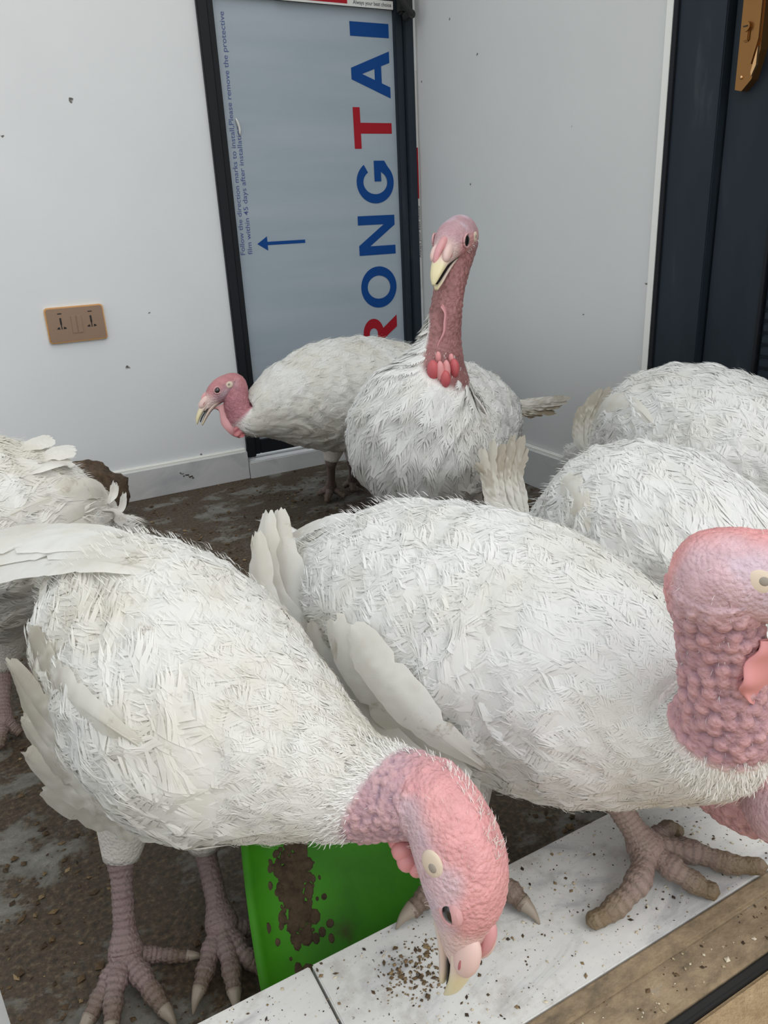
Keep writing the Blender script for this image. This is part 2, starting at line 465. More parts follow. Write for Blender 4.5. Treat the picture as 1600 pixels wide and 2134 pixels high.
def glyph(ch, x0, x1, z0, z1, y, mb):
    """bold capital reading upward: a runs up (+z), letter tops point to -x"""
    def P(a, b_): return (x1 + (x0 - x1) * b_, z0 + (z1 - z0) * a)
    def quad(*p):
        k = len(mb.v)
        pts = [P(*q) for q in p]
        yy = y - 0.00002 * len(mb.f)
        mb.v += [(q[0], yy, q[1]) for q in pts]; mb.f.append(tuple(range(k, k + len(pts))))
    def arc(ca, cb, ra, rb, ta, tb, a0, a1, kk=28):
        for i in range(kk):
            t0 = math.radians(a0 + (a1 - a0) * i / kk); t1 = math.radians(a0 + (a1 - a0) * (i + 1) / kk)
            quad((ca + ra * math.cos(t0), cb + rb * math.sin(t0)), (ca + ra * math.cos(t1), cb + rb * math.sin(t1)),
                 (ca + (ra - ta) * math.cos(t1), cb + (rb - tb) * math.sin(t1)), (ca + (ra - ta) * math.cos(t0), cb + (rb - tb) * math.sin(t0)))
    if ch == 'I': quad((0, 0), (1, 0), (1, 1), (0, 1))
    if ch == 'T': quad((0, .82), (1, .82), (1, 1), (0, 1)); quad((.37, 0), (.63, 0), (.63, .83), (.37, .83))
    if ch == 'N':
        quad((0, 0), (.23, 0), (.23, 1), (0, 1)); quad((.77, 0), (1, 0), (1, 1), (.77, 1)); quad((0, 1), (.25, 1), (1, 0), (.75, 0))
    if ch == 'A':
        quad((0, 0), (.24, 0), (.60, 1), (.38, 1)); quad((.76, 0), (1, 0), (.62, 1), (.40, 1)); quad((.24, .22), (.76, .22), (.70, .40), (.30, .40))
    if ch == 'O': arc(.5, .5, .5, .5, .22, .18, 0, 360, 48)
    if ch == 'G':
        arc(.5, .5, .5, .5, .22, .18, 35, 335, 44); quad((.52, .34), (1, .34), (1, .52), (.52, .52)); quad((.78, .10), (1, .24), (1, .5), (.78, .5))
    if ch == 'R':
        quad((0, 0), (.22, 0), (.22, 1), (0, 1)); quad((.2, .82), (.62, .82), (.62, 1), (.2, 1)); quad((.2, .40), (.62, .40), (.62, .58), (.2, .58))
        arc(.62, .70, .34, .30, .22, .18, -90, 90, 20); quad((.46, .42), (.72, .42), (1, 0), (.73, 0))
yp = yd - 0.0006
for ch, (u0, u1, v0, v1), cm in (('I', (728.7, 809.5, 47, 77), 'print_blue'), ('A', (732, 812, 105, 204), 'print_blue'), ('T', (737, 816, 224, 310), 'print_red'),
                                 ('G', (743, 820, 335, 424), 'print_blue'), ('N', (747, 823, 449, 531), 'print_blue'), ('O', (752.5, 826, 555, 641), 'print_blue'), ('R', (758, 828, 659, 748), 'print_red')):
    um, vm = (u0 + u1) / 2, (v0 + v1) / 2
    xa, xb = ony(u0, vm, yp)[0], ony(u1, vm, yp)[0]
    zt, zb = ony(um, v0, yp)[2], ony(um, v1, yp)[2]
    g = MB(); glyph(ch, xa, xb, zb, zt, yp, g)
    o = dpart('printed_letter', g, cm, panel)
# arrow
g = MB()
ax0, ax1 = ony(536, 507, yp)[0], ony(636, 504, yp)[0]; az = ony(580, 506, yp)[2]
xs_ = ax0 + (ax1 - ax0) * 0.21
g.add([(ax0, yp, az), (xs_, yp, az + 0.019), (xs_, yp, az - 0.019)], [(0, 1, 2)]).add([(xs_, yp, az + 0.0045), (ax1, yp, az + 0.0045), (ax1, yp, az - 0.0045), (xs_, yp, az - 0.0045)], [(0, 1, 2, 3)])
dpart('printed_arrow', g, 'print_blue', panel)
def text_mesh(body, length, height, origin, ex, ey, material, parent, bold=0.0):
    cu = bpy.data.curves.new('print', 'FONT'); cu.body = body; cu.size = 1.0; cu.offset = bold; cu.resolution_u = 3
    ob = bpy.data.objects.new('print', cu); col.objects.link(ob)
    me = bpy.data.meshes.new_from_object(ob.evaluated_get(bpy.context.evaluated_depsgraph_get()))
    bpy.data.objects.remove(ob)
    v = np.array([q.co[:] for q in me.vertices]); a0, a1 = v[:, 0].min(), v[:, 0].max(); b0, b1 = 0.0, 0.72
    ex, ey = np.array(ex, float), np.array(ey, float)
    w_ = np.array(origin)[None] + ((v[:, 0] - a0) / (a1 - a0) * length)[:, None] * ex + ((v[:, 1] - b0) / (b1 - b0) * height)[:, None] * ey
    fs = [tuple(p.vertices) for p in me.polygons]
    return mesh_obj('printed_words', w_, fs, material, parent)
def words(body, p0, p1, hgt):
    a = ony(*p0, yp); c_ = ony(*p1, yp)
    o = text_mesh(body, c_[2] - a[2], hgt, (a[0], yp, a[2]), ((c_[0] - a[0]) / (c_[2] - a[2]), 0, 1), (-1, 0, 0), 'print_pale_blue', panel, 0.004)
    return o
xl = ony(508, 530, yp)[0]
words('Follow the direction marks to install,Please remove the protective', (511, 531), (466, 24), 0.0135)
words('film within 45 days after installation', (526, 530), (500, 262), 0.0135)
# a shred of film peeling near the words
sc = [ony(*p, yp - 0.004) for p in ((491, 246), (496, 258), (499, 268), (500, 282))]
dpart('film_shred', MB().tube(curve_pts(sc, 8), [0.0015, 0.003, 0.0035, 0.0035, 0.0035, 0.0035, 0.003, 0.001], 6), 'tape_white', panel, True)
text_mesh('Always your best choice', 0.118, 0.0095, (PX1 - 0.128, yt - 0.0008, ZR + 0.004), (1, 0, 0), (0, 0, 1), 'print_dark', tp, 0.012).matrix_parent_inverse = Matrix()
mesh_obj('printed_band', [(0.93, yt - 0.0008, ZR + 0.003), (PX1 - 0.145, yt - 0.0008, ZR + 0.003), (PX1 - 0.145, yt - 0.0008, ZR + 0.016), (0.93, yt - 0.0008, ZR + 0.016)], [(0, 1, 2, 3)], 'print_red', tp)
mesh_obj('printed_band', [(1.3025, YW - 0.0020, 0.76), (1.3095, YW - 0.0020, 0.76), (1.3095, YW - 0.0020, 0.90), (1.3025, YW - 0.0020, 0.90)], [(0, 1, 2, 3)], 'print_red', tj)
text_mesh('Always your best choice', 0.15, 0.007, (1.310, YW - 0.0020, 0.59), (0, 0, 1), (-1, 0, 0), 'print_dark', tj, 0.012)

# ---- right door: flat frame, recessed leaf, ribbed panel, bronze handle plate
door2 = empty('door_2', (XW, 0.78, 0.03)); door2['kind'] = 'structure'
def rpart(name, mb, material, parent=None, smooth=False):
    o = mb.build(name, material, door2 if parent is None else parent, smooth)
    if parent is None: o.matrix_parent_inverse = Matrix.Translation(Vector(door2.location)).inverted()
    return o
rpart('frame_jamb', MB().box((XW - 0.004, 1.083, 0.03), (XW + 0.06, RY1, RZ1), 0.002), 'aluminium_dark')
rpart('frame_jamb', MB().box((XW - 0.004, RY0, 0.03), (XW + 0.06, RY0 + 0.10, RZ1), 0.002), 'aluminium_dark')
rpart('frame_head', MB().box((XW - 0.004, RY0 + 0.10, RZ1 - 0.10), (XW + 0.06, 1.083, RZ1), 0.002), 'aluminium_dark')
rpart('frame_bead', MB().box((XW - 0.009, RY1 - 0.012, 0.03), (XW - 0.004, RY1, RZ1), 0.001), 'aluminium_black')
leaf = rpart('door_leaf', MB().box((XW + 0.020, RY0 + 0.102, 0.035), (XW + 0.055, 1.081, RZ1 - 0.102), 0.002), 'aluminium_dark')
rpart('stile', MB().box((XW + 0.012, 0.962, 0.035), (XW + 0.022, 1.078, RZ1 - 0.102), 0.002), 'aluminium_dark')
rpart('stile_bead', MB().box((XW + 0.009, 0.955, 0.035), (XW + 0.024, 0.963, RZ1 - 0.102), 0.001), 'aluminium_black')
for k in range(46):
    z0 = 0.12 + k * 0.022
    rpart('panel_rib', MB().box((XW + 0.012, 0.50, z0), (XW + 0.021, 0.950, z0 + 0.017), 0.003), 'aluminium_dark')
# handle plate
hp = rpart('handle_plate', MB().prism([(1.050, 1.22), (1.006, 1.22), (1.006, 0.945), (1.018, 0.902), (1.036, 0.886), (1.050, 0.890)], 0, XW - 0.006, XW + 0.013), 'bronze')
MB().prism([(1.018, 1.22), (1.008, 1.22), (1.008, 0.962), (1.018, 0.925)], 0, XW - 0.012, XW - 0.005).build('plate_rib', 'bronze', hp)
MB().prism([(1.0065, 0.950), (1.0065, 0.922), (1.014, 0.906), (1.016, 0.912), (1.012, 0.930)], 0, XW - 0.013, XW - 0.008).build('plate_edge', 'bronze_bright', hp)
MB().tube([(XW - 0.004, 1.036, 0.985), (XW - 0.012, 1.036, 0.985)], 0.008, 14).box((XW - 0.010, 1.030, 0.962), (XW - 0.005, 1.042, 0.984), 0.002).build('key_cylinder', 'bronze', hp)
MB().box((XW - 0.0135, 1.032, 0.9845), (XW - 0.0115, 1.040, 0.9862)).build('key_slot', 'socket_dark', hp)
MB().ball((XW - 0.006, 1.038, 0.908), 0.0035).build('screw', 'bronze_bright', hp, True)
lev = MB().tube([(XW, 1.03, 1.052), (XW - 0.05, 1.03, 1.052)], 0.011, 12).tube([(XW - 0.048, 1.045, 1.052), (XW - 0.05, 0.99, 1.054), (XW - 0.05, 0.90, 1.050)], [0.011, 0.010, 0.008], 12)
lev.build('lever', 'bronze', hp, True)
# white reveal strip beside the right door
struct('trim_2', MB().box((XW - 0.007, RY1 + 0.0005, 0.0), (XW + 0.002, RY1 + 0.020, RZ1 + 0.02), 0.002), 'caulk')

# ---- socket outlet
sx0, sx1, sz0, sz1 = 0.203, 0.345, 0.450, 0.538
sock = empty('wall_socket', ((sx0 + sx1) / 2, YW, (sz0 + sz1) / 2))
tag(sock, 'rose-gold double wall socket with two switches on the white wall', 'socket')
def spart(name, mb, material, smooth=False):
    o = mb.build(name, material, sock, smooth); o.matrix_parent_inverse = Matrix.Translation(Vector(sock.location)).inverted(); return o
def rrect(x0, x1, z0, z1, r, k=6):
    pts = []
    for cx, cz, a0 in ((x1 - r, z0 + r, -90), (x1 - r, z1 - r, 0), (x0 + r, z1 - r, 90), (x0 + r, z0 + r, 180)):
        for i in range(k + 1):
            a = math.radians(a0 + 90 * i / k); pts.append((cx + r * math.cos(a), cz + r * math.sin(a)))
    return pts
spart('rim', MB().prism(rrect(sx0, sx1, sz0, sz1, 0.008), 1, YW - 0.007, YW), 'rose_gold_rim')
spart('face_plate', MB().prism(rrect(sx0 + 0.003, sx1 - 0.003, sz0 + 0.003, sz1 - 0.003, 0.006), 1, YW - 0.010, YW - 0.006), 'rose_gold')
cz = (sz0 + sz1) / 2
for cx in (0.2375, 0.3105):
    spart('pin_hole', MB().box((cx - 0.0022, YW - 0.0106, cz + 0.001), (cx + 0.0022, YW - 0.0095, cz + 0.018)), 'socket_dark')
    spart('pin_hole', MB().box((cx - 0.0012, YW - 0.0105, cz - 0.010), (cx + 0.0012, YW - 0.0095, cz + 0.002)), 'socket_dark')
    for sg in (-1, 1):
        spart('pin_hole', MB().prism([(cx + sg * 0.004, cz - 0.010), (cx + sg * 0.012, cz - 0.009), (cx + sg * 0.009, cz - 0.005), (cx + sg * 0.005, cz - 0.004)][::sg], 1, YW - 0.0106, YW - 0.0095), 'socket_dark')
    spart('indicator', MB().box((cx - 0.005, YW - 0.0106, cz + 0.027), (cx + 0.005, YW - 0.0095, cz + 0.0295)), 'socket_dark')
for cx in (0.2675, 0.2815):
    spart('rocker_switch', MB().box((cx - 0.0058, YW - 0.0125, cz - 0.022), (cx + 0.0058, YW - 0.009, cz + 0.021), 0.001), 'rose_gold')

# ---- threshold: two marbled tiles with a joint, muddy track in front
xj = onz(672, 2060, HT)[0]
th = struct('trim_3', MB().box((-0.068, YF0 + 0.004, -0.05), (XW, YF1 - 0.004, HT - 0.012)), 'grout')
xj2 = xj + 0.62
MB().box((-0.068, YF0, HT - 0.012), (xj - 0.0012, YF1, HT), 0.0012).build('tile', 'threshold_tile', th)
MB().box((xj + 0.0012, YF0, HT - 0.012), (xj2 - 0.0012, YF1, HT), 0.0012).build('tile', 'threshold_tile', th)
MB().box((xj2 + 0.0012, YF0, HT - 0.012), (XW, YF1, HT), 0.0012).build('tile', 'threshold_tile', th)
MB().box((-0.068, YF1 - 0.004, -0.02), (XW, YF1, HT - 0.013), 0.0005).build('tile_riser', 'threshold_tile', th)
tr = struct('trim_4', MB().box((-0.068, 0.283, -0.05), (XW, YF0 - 0.001, HT - 0.006), 0.004), 'muddy_track')
MB().box((-0.068, 0.318, HT - 0.006), (XW, YF0 - 0.001, HT + 0.0005), 0.002).build('track_lip', 'muddy_track', tr)
MB().box((-0.068, 0.274, -0.05), (XW, 0.2825, HT - 0.010), 0.002).build('rubber_seal', 'rubber_black', tr)
struct('trim_5', MB().box((-0.6, 0.02, -0.10), (XW + 0.4, 0.2735, HT - 0.012), 0.004), 'dry_earth')

# ------------------------------------------------------------------ turkeys
def smooth01(x): x = np.clip(x, 0, 1); return x * x * (3 - 2 * x)
HEAD = [  # along the beak axis, up, half width, up, down (metres at scale 1)
    (-0.030, -0.006, 0.0215, 0.0215, 0.026),
    (-0.008, 0.000, 0.0245, 0.0245, 0.0255),
    (0.012, 0.001, 0.0235, 0.0220, 0.0235),
    (0.030, -0.003, 0.0180, 0.0165, 0.0185),
    (0.046, -0.008, 0.0130, 0.0105, 0.0120),
    (0.058, -0.012, 0.0080, 0.0055, 0.0060)]
class Bird:
    """a torso-neck-head surface lofted along a spine; everything else is hung on it"""
    def __init__(s, name, label, ctrl, nfeather, head, hs=1.0, step=(0.009, 0.003), soil='feather_clean', seed=1, base=None, obl=0.0, coat=0.0030, seg=72):
        # ctrl rows: x, y, z, half width, up, down ; nfeather: index (float) of the last feathered control point
        s.rng = np.random.default_rng(seed); s.soil = soil; s.hs = hs; s.obl = obl; s.coat = coat; s.ph = seed * 1.7; s.seg = seg
        O, F, U = (np.asarray(q, float) for q in head)
        F = _unit(F); U = _unit(U - F * (U @ F)); Sd = np.cross(F, U)
        s.O, s.F, s.U, s.S = O, F, U, Sd
        rows = [list(c) for c in ctrl]
        for (a, b_, w, u, d) in HEAD:
            p = O + (F * a + U * b_) * hs
            rows.append([*p, w * hs, u * hs, d * hs])
        c = np.array(rows, float)
        d = np.linalg.norm(np.diff(c[:, :3], axis=0), axis=1); sc = np.concatenate([[0], np.cumsum(d)])
        i0 = int(nfeather); s.sf = sc[i0] + (nfeather - i0) * (sc[i0 + 1] - sc[i0])
        s.shead = sc[len(ctrl)]; s.send = sc[-1]
        ss = np.concatenate([np.arange(0, s.sf - 0.02 - abs(s.obl), step[0]), np.arange(s.sf - 0.02 - abs(s.obl), s.send, step[1]), [s.send]])
        g = curve_pts(c, ss / sc[-1])
        P = g[:, :3]
        for k in (3, 4, 5): g[:, k] = np.maximum(g[:, k], 0.003)
        for _ in range(2):
            Q = P.copy(); Q[1:-1] = (P[:-2] + 2 * P[1:-1] + P[2:]) / 4; P = Q
        T = np.gradient(P, ss, axis=0); T /= np.linalg.norm(T, axis=1)[:, None]
        Ur = np.zeros_like(P); u = np.array([0, 0, 1.0])
        for i in range(len(P)):
            u = _unit(u - T[i] * (u @ T[i])); Ur[i] = u
        # untwist the neck towards the head's own up
        h0 = np.searchsorted(ss, s.shead)
        v = U - T[h0] * (U @ T[h0]); v = _unit(v)
        ang = math.atan2(np.cross(Ur[h0], v) @ T[h0], Ur[h0] @ v)
        fr = smooth01((ss - s.sf * 0.8) / (s.shead - s.sf * 0.8))
        Sr = np.cross(T, Ur)
        a_ = ang * fr
        Ur2 = Ur * np.cos(a_)[:, None] + np.cross(T, Ur) * np.sin(a_)[:, None]
        s.ss, s.P, s.T, s.Ur, s.Sr = ss, P, T, Ur2, np.cross(T, Ur2)
        s.w, s.u, s.d = g[:, 3], g[:, 4], g[:, 5]
        base = base if base is not None else (P[len(P) // 3][0], P[len(P) // 3][1], 0.0)
        s.root = empty('turkey', base)
        tag(s.root, label, 'turkey', 'white turkeys')
        s.inv = Matrix.Translation(Vector(base)).inverted()
        s.extra_v, s.extra_f, s.extra_c = [], [], []
    def part(s, o, parent=None):
        o.parent = parent or s.root
        if parent is None: o.matrix_parent_inverse = s.inv
        return o
    # surface lookup, vectorised
    def surf(s, q, th, off=0.0):
        qc = np.clip(q, 0, s.ss[-1])
        I = lambda arr: np.interp(qc, s.ss, arr)
        V = lambda arr: np.stack([I(arr[:, k]) for k in range(3)], -1)
        P, S_, U_, T_ = V(s.P), V(s.Sr), V(s.Ur), V(s.T)
        P = P + T_ * (q - qc)[..., None]
        w, u, d = I(s.w), I(s.u), I(s.d)
        cs, sn = np.cos(th), np.sin(th)
        h = np.where(sn > 0, u, d)
        nrm = S_ * (cs / w)[..., None] + U_ * (sn / h)[..., None]
        nrm /= np.linalg.norm(nrm, axis=-1)[..., None] + 1e-9
        return P + S_ * (w * cs)[..., None] + U_ * (h * sn)[..., None] + nrm * np.asarray(off)[..., None], nrm
    def radius(s, q):
        qc = np.clip(q, 0, s.ss[-1]); return (np.interp(qc, s.ss, s.w) * 2 + np.interp(qc, s.ss, s.u) + np.interp(qc, s.ss, s.d)) / 4
    def add(s, v, f, c):
        k = len(s.extra_v); s.extra_v += [np.asarray(x, float) for x in v]; s.extra_f += [tuple(i + k for i in q) for q in f]
        s.extra_c += [c] * len(v) if np.ndim(c) == 1 else list(c)
    def build_body(s, bump_h=0.0016, cell=0.0065, crown=(0.74, 0.36, 0.35), face=(0.66, 0.46, 0.50), neck=(0.55, 0.30, 0.31), warm=None):
        n_ = len(s.ss); SEG = s.seg; TH = np.linspace(0, 2 * PI, SEG, endpoint=False)
        q, th = np.meshgrid(s.ss, TH, indexing='ij')
        pos, nrm = s.surf(q, th, -0.006 * (1 - smooth01((q - (s.sf + s.obl * np.sin(th)) + 0.02) / 0.03)))
        flat, nf = pos.reshape(-1, 3), nrm.reshape(-1, 3)
        qf = q.ravel(); up = np.sin(th).ravel()
        sfl = s.sf + s.obl * up
        bare = smooth01((qf - sfl) / 0.012)
        # warty skin: domes around scattered centres, largest low on the neck, small on the crown
        idx = np.where(qf > s.sf)[0]
        if bump_h > 0 and len(idx):
            cen, kd = [], None
            pick = s.rng.permutation(idx)
            cells = {}
            for i in pick:
                r_ = cell * (1.0 if qf[i] < s.shead - 0.02 else 0.55)
                key = tuple((flat[i] / cell).astype(int)); ok = True
                for dx in (-1, 0, 1):
                    for dy in (-1, 0, 1):
                        for dz in (-1, 0, 1):
                            for c_ in cells.get((key[0] + dx, key[1] + dy, key[2] + dz), ()):
                                if np.sum((flat[c_] - flat[i])**2) < (r_ * 0.8)**2: ok = False; break
                            if not ok: break
                        if not ok: break
                    if not ok: break
                if ok: cells.setdefault(key, []).append(i); cen.append(i)
            kd = KDTree(len(cen))
            for k, i in enumerate(cen): kd.insert(flat[i], k)
            kd.balance()
            amp = s.rng.uniform(0.45, 1.25, len(cen))
            disp = np.zeros(len(flat))
            for i in idx:
                _, k, dd = kd.find(flat[i])
                hd = qf[i] > s.shead - 0.01
                r_ = cell * (0.62 if not hd else 0.36)
                k_ = 1.0 if not hd else 0.34 * (0.25 + 0.75 * max(0.0, up[i]))
                if qf[i] > s.shead + 0.055 * s.hs: k_ = 0.0
                disp[i] = amp[k] * bump_h * k_ * math.sqrt(max(0.0, 1 - (dd / r_)**2))
            s.disp_norm = disp / bump_h
            flat = flat + nf * (disp * bare)[:, None]
        else:
            s.disp_norm = np.zeros(len(flat))
        # pigment
        white = np.array([0.82, 0.80, 0.76])
        crown, face, neck = (np.array(x) for x in (crown, face, neck))
        hd = smooth01((qf - (s.shead - 0.03 * s.hs)) / (0.03 * s.hs))
        nz = np.array([noise.noise(Vector(p) * 38.0) for p in flat]) if True else 0
        nz2 = np.array([noise.noise(Vector(p) * 90.0 + Vector((3, 1, 7))) for p in flat])
        cr = smooth01((up + 0.15 + 0.5 * nz) / 0.7)
        hc = face[None] * (1 - cr)[:, None] + crown[None] * cr[:, None]
        hc = hc * (1 + 0.14 * nz2)[:, None]
        lilac = np.array([0.62, 0.52, 0.60]); mk = smooth01((nz - 0.12) / 0.35) * (1 - cr)
        hc = hc * (1 - 0.6 * mk)[:, None] + lilac * (0.6 * mk)[:, None]
        tipc = smooth01((qf - (s.shead + 0.052 * s.hs)) / (0.02 * s.hs))
        hc = hc * (1 - tipc)[:, None] + np.array([0.72, 0.56, 0.52]) * tipc[:, None]
        nc = neck[None] * (1 + 0.22 * nz)[:, None]
        warm = np.array(warm) if warm is not None else np.clip(neck * 1.5 + 0.03, 0, 0.85)
        nc = nc * (1 - 0.6 * np.clip(s.disp_norm, 0, 1))[:, None] + warm * (0.6 * np.clip(s.disp_norm, 0, 1))[:, None]
        skin = nc * (1 - hd)[:, None] + hc * hd[:, None]
        pig = white * (1 - bare)[:, None] + skin * bare[:, None]
        faces = [(i * SEG + j, i * SEG + (j + 1) % SEG, (i + 1) * SEG + (j + 1) % SEG, (i + 1) * SEG + j) for i in range(n_ - 1) for j in range(SEG)]
        verts = list(flat); a = len(verts)
        verts += [s.P[0], s.P[-1]]; pig = np.vstack([pig, white[None], skin[-1:]])
        faces += [(a, (j + 1) % SEG, j) for j in range(SEG)] + [(a + 1, (n_ - 1) * SEG + j, (n_ - 1) * SEG + (j + 1) % SEG) for j in range(SEG)]
        s.bvh = BVHTree.FromPolygons([Vector(v) for v in verts], faces)
        k = len(verts)
        verts += s.extra_v; faces += [tuple(i + k for i in f) for f in s.extra_f]
        if s.extra_c: pig = np.vstack([pig, np.array(s.extra_c)])
        s.body = s.part(mesh_obj('body', verts, faces, 'turkey_skin', None, True, attrs={'pigment': np.clip(pig, 0, 1)}))
        return s.body
    # ---- contour feathers hugging the surface, tips towards the tail
    def lump(s, q, th):
        """soft broad unevenness of the coat"""
        r = s.radius(q); ph = s.ph
        y = th * 1.0
        return s.coat * (np.sin(q * 95 + 2.1 * np.sin(5 * y + ph) + ph) * np.sin(7 * y + 1.3 * np.sin(q * 60 + ph)) + 0.6 * np.sin(q * 170 + 3 * np.sin(9 * y)) * np.sin(13 * y + q * 40 + ph)) * smooth01((s.sf - q) / 0.10) * smooth01(q / 0.06) + 0.5 * s.coat * smooth01((s.sf - q) / 0.10)
    def vanes(s, q0, t0, L, W, ang, lift, base=-0.0025, extra=None, barbs=15, core=0.62):
        """contour feathers: a slim webbed core and loose barbs slanting off the shaft on both sides"""
        N = len(q0)
        rw = np.array((0, .35, .7, 1.0)); cw = np.array((-1, 0, 1)); wd = np.array((.5, .9, .85, .25)) * core
        ca, sa = np.cos(ang)[:, None, None], np.sin(ang)[:, None, None]
        L3, W3, F3 = L[:, None, None], W[:, None, None], lift[:, None, None]
        def place(l_, x_, up_=0.0):
            dq = -(l_ * ca) + x_ * sa; dy = x_ * ca + l_ * sa
            q = q0[:, None, None] + dq
            th = t0[:, None, None] + dy / np.maximum(s.radius(q), 0.03)
            r_ = np.clip(l_ / L3, 0, 1.3); xr = x_ / (0.5 * W3)
            off = base + F3 * r_**1.3 - 0.0009 * xr**2 * (W3 / 0.03) + s.lump(q, th) + up_
            if extra is not None: off = off + extra(q, th)
            return s.surf(q, th, off)[0]
        l_ = 0.86 * L3 * rw[None, :, None] * np.ones((1, 1, len(cw)))
        x_ = W3 * 0.5 * wd[None, :, None] * cw[None, None, :]
        verts = place(l_, x_, -0.0005).reshape(-1, 3)
        R_, K_ = 4, 3
        bi = (np.arange(N) * R_ * K_)[:, None]
        loc = np.array([[i * K_ + j, i * K_ + j + 1, (i + 1) * K_ + j + 1, (i + 1) * K_ + j] for i in range(R_ - 1) for j in range(K_ - 1)])
        faces = (bi[:, :, None] + loc[None]).reshape(-1, 4).tolist()
        B = barbs * 2
        tt = np.concatenate([np.linspace(0.16, 0.90, barbs)] * 2)[None, :] + s.rng.normal(0, 0.02, (N, B))
        sd = np.concatenate([-np.ones(barbs), np.ones(barbs)])[None, :]
        reach = np.interp(tt, (0.1, .3, .55, .78, .92), (.55, .9, 1.0, .72, .22)) * s.rng.uniform(0.72, 1.12, (N, B))     # half-width reached
        fwd = np.interp(tt, (0.1, .9), (.36, .22)) * s.rng.uniform(0.8, 1.25, (N, B))
        hw = 0.034 * s.rng.uniform(0.7, 1.2, (N, B))
        x0 = sd * 0.06 * np.ones((N, 1)); x1 = sd * (0.06 + reach * 0.62); x2 = sd * reach
        lw = np.stack([tt - hw, tt + hw, tt + fwd * .55 + hw * .8, tt + fwd * .55 - hw * .8, tt + fwd * 1.15], -1) * L[:, None, None]
        xw = np.stack([x0, x0, x1, x1, x2], -1) * 0.5 * W[:, None, None]
        uj = np.repeat(s.rng.normal(0.0, 0.00016, (N, B)), 5, 1)[:, :, None] * np.tile([0, 0, .6, .6, 1.0], B)[None, :, None]
        pb = place(lw.reshape(N, B * 5, 1), xw.reshape(N, B * 5, 1), uj).reshape(-1, 3)
        k = len(verts); verts = np.vstack([verts, pb])
        e = k + np.arange(N * B)[:, None] * 5
        faces += (e + np.array([[0, 1, 2, 3]])).tolist() + (e + np.array([[3, 2, 4]])).tolist()
        return verts, faces, np.full((len(verts), 2), 0.5)
    def plumage(s, row=0.0125, gap=0.0165, big=1.0, lift=0.0011, soil_fn=None):
        q0, t0, L, W, A, Lf = [], [], [], [], [], []
        q = -0.005
        while q < s.sf + 0.004 + abs(s.obl):
            near = smooth01((s.sf + 0.004 - q) / 0.16)
            r_ = s.radius(np.array(q)); g_ = gap * (0.45 + 0.55 * near)
            k = max(8, int(2 * PI * r_ / g_)); ph = s.rng.uniform(0, 1)
            for j in range(k):
                ta_ = 2 * PI * (j + ph + s.rng.normal(0, 0.25)) / k
                if q > s.sf + 0.004 + s.obl * math.sin(ta_): continue
                q0.append(q + s.rng.normal(0, row * 0.7)); t0.append(ta_)
                sz = (0.30 + 0.70 * near) * s.rng.uniform(0.7, 1.35) * big
                L.append(0.062 * sz); W.append(0.050 * sz * s.rng.uniform(0.85, 1.15))
                A.append(s.rng.normal(0, 0.09) + 0.13 * math.sin(q * 22 + 2 * ta_ + s.ph)); Lf.append(lift * s.rng.uniform(0.5, 1.6) * (0.9 + 0.9 * (1 - near)))
            q += row * (0.42 + 0.58 * near)
        q0, t0, L, W, A, Lf = (np.array(x) for x in (q0, t0, L, W, A, Lf))
        v, f, uv = s.vanes(q0, t0, L, W, A, Lf)
        sl = np.zeros(len(v))
        if soil_fn is not None: sl = soil_fn(v)
        o = s.part(mesh_obj('plumage', v, f, s.soil, None, True, uv, {'soil': sl}))
        o['kind'] = 'stuff'
        s.bristles(3600, 0.0, s.sf, (0.008, 0.020), 0.0006, name='down', out=0.06, jit=0.09, mat_=s.soil, base_off=0.002)
        return o
    # ruff of thin pointed feathers and hairs where the plumage stops, and bristles on the skin
    def bristles(s, count=700, q_lo=None, q_hi=None, L=(0.005, 0.011), wide=0.0008, up_min=-1.0, name='neck_fringe', out=0.28, mat_='feather_clean', jit=0.22, base_off=0.0):
        q_lo = s.sf - 0.012 if q_lo is None else q_lo; q_hi = s.sf + 0.014 if q_hi is None else q_hi
        q0 = s.rng.uniform(q_lo, q_hi, count); t0 = s.rng.uniform(0, 2 * PI, count)
        if name == 'neck_fringe': q0 = q0 + s.obl * np.sin(t0)
        keep = np.sin(t0) > up_min; q0, t0 = q0[keep], t0[keep]
        p, nr = s.surf(q0, t0, base_off + (s.lump(q0, t0) if base_off else 0.0) * np.ones(len(q0)))
        tp = np.stack([np.interp(q0, s.ss, s.T[:, k]) for k in range(3)], -1)
        d = nr * out - tp * (1 - out) + s.rng.normal(0, jit, p.shape); d /= np.linalg.norm(d, axis=1)[:, None]
        ll = s.rng.uniform(L[0], L[1], len(p))[:, None]
        sd = np.cross(d, nr + s.rng.normal(0, 0.3, p.shape)); sd /= np.linalg.norm(sd, axis=1)[:, None] + 1e-9
        a = p - nr * 0.001 - sd * wide / 2; b_ = p - nr * 0.001 + sd * wide / 2; m1 = p + d * ll * 0.6 - sd * wide * 0.4; m2 = p + d * ll * 0.6 + sd * wide * 0.4; c_ = p + d * ll - nr * ll * 0.15
        v = np.stack([a, b_, m2, m1, c_], 1).reshape(-1, 3); k = np.arange(len(p)) * 5
        f = [(i, i + 1, i + 2, i + 3) for i in k] + [(i + 3, i + 2, i + 4) for i in k]
        o = s.part(mesh_obj(name, v, f, mat_, None, False, np.zeros((len(v), 2))))
        o['kind'] = 'stuff'
        return o
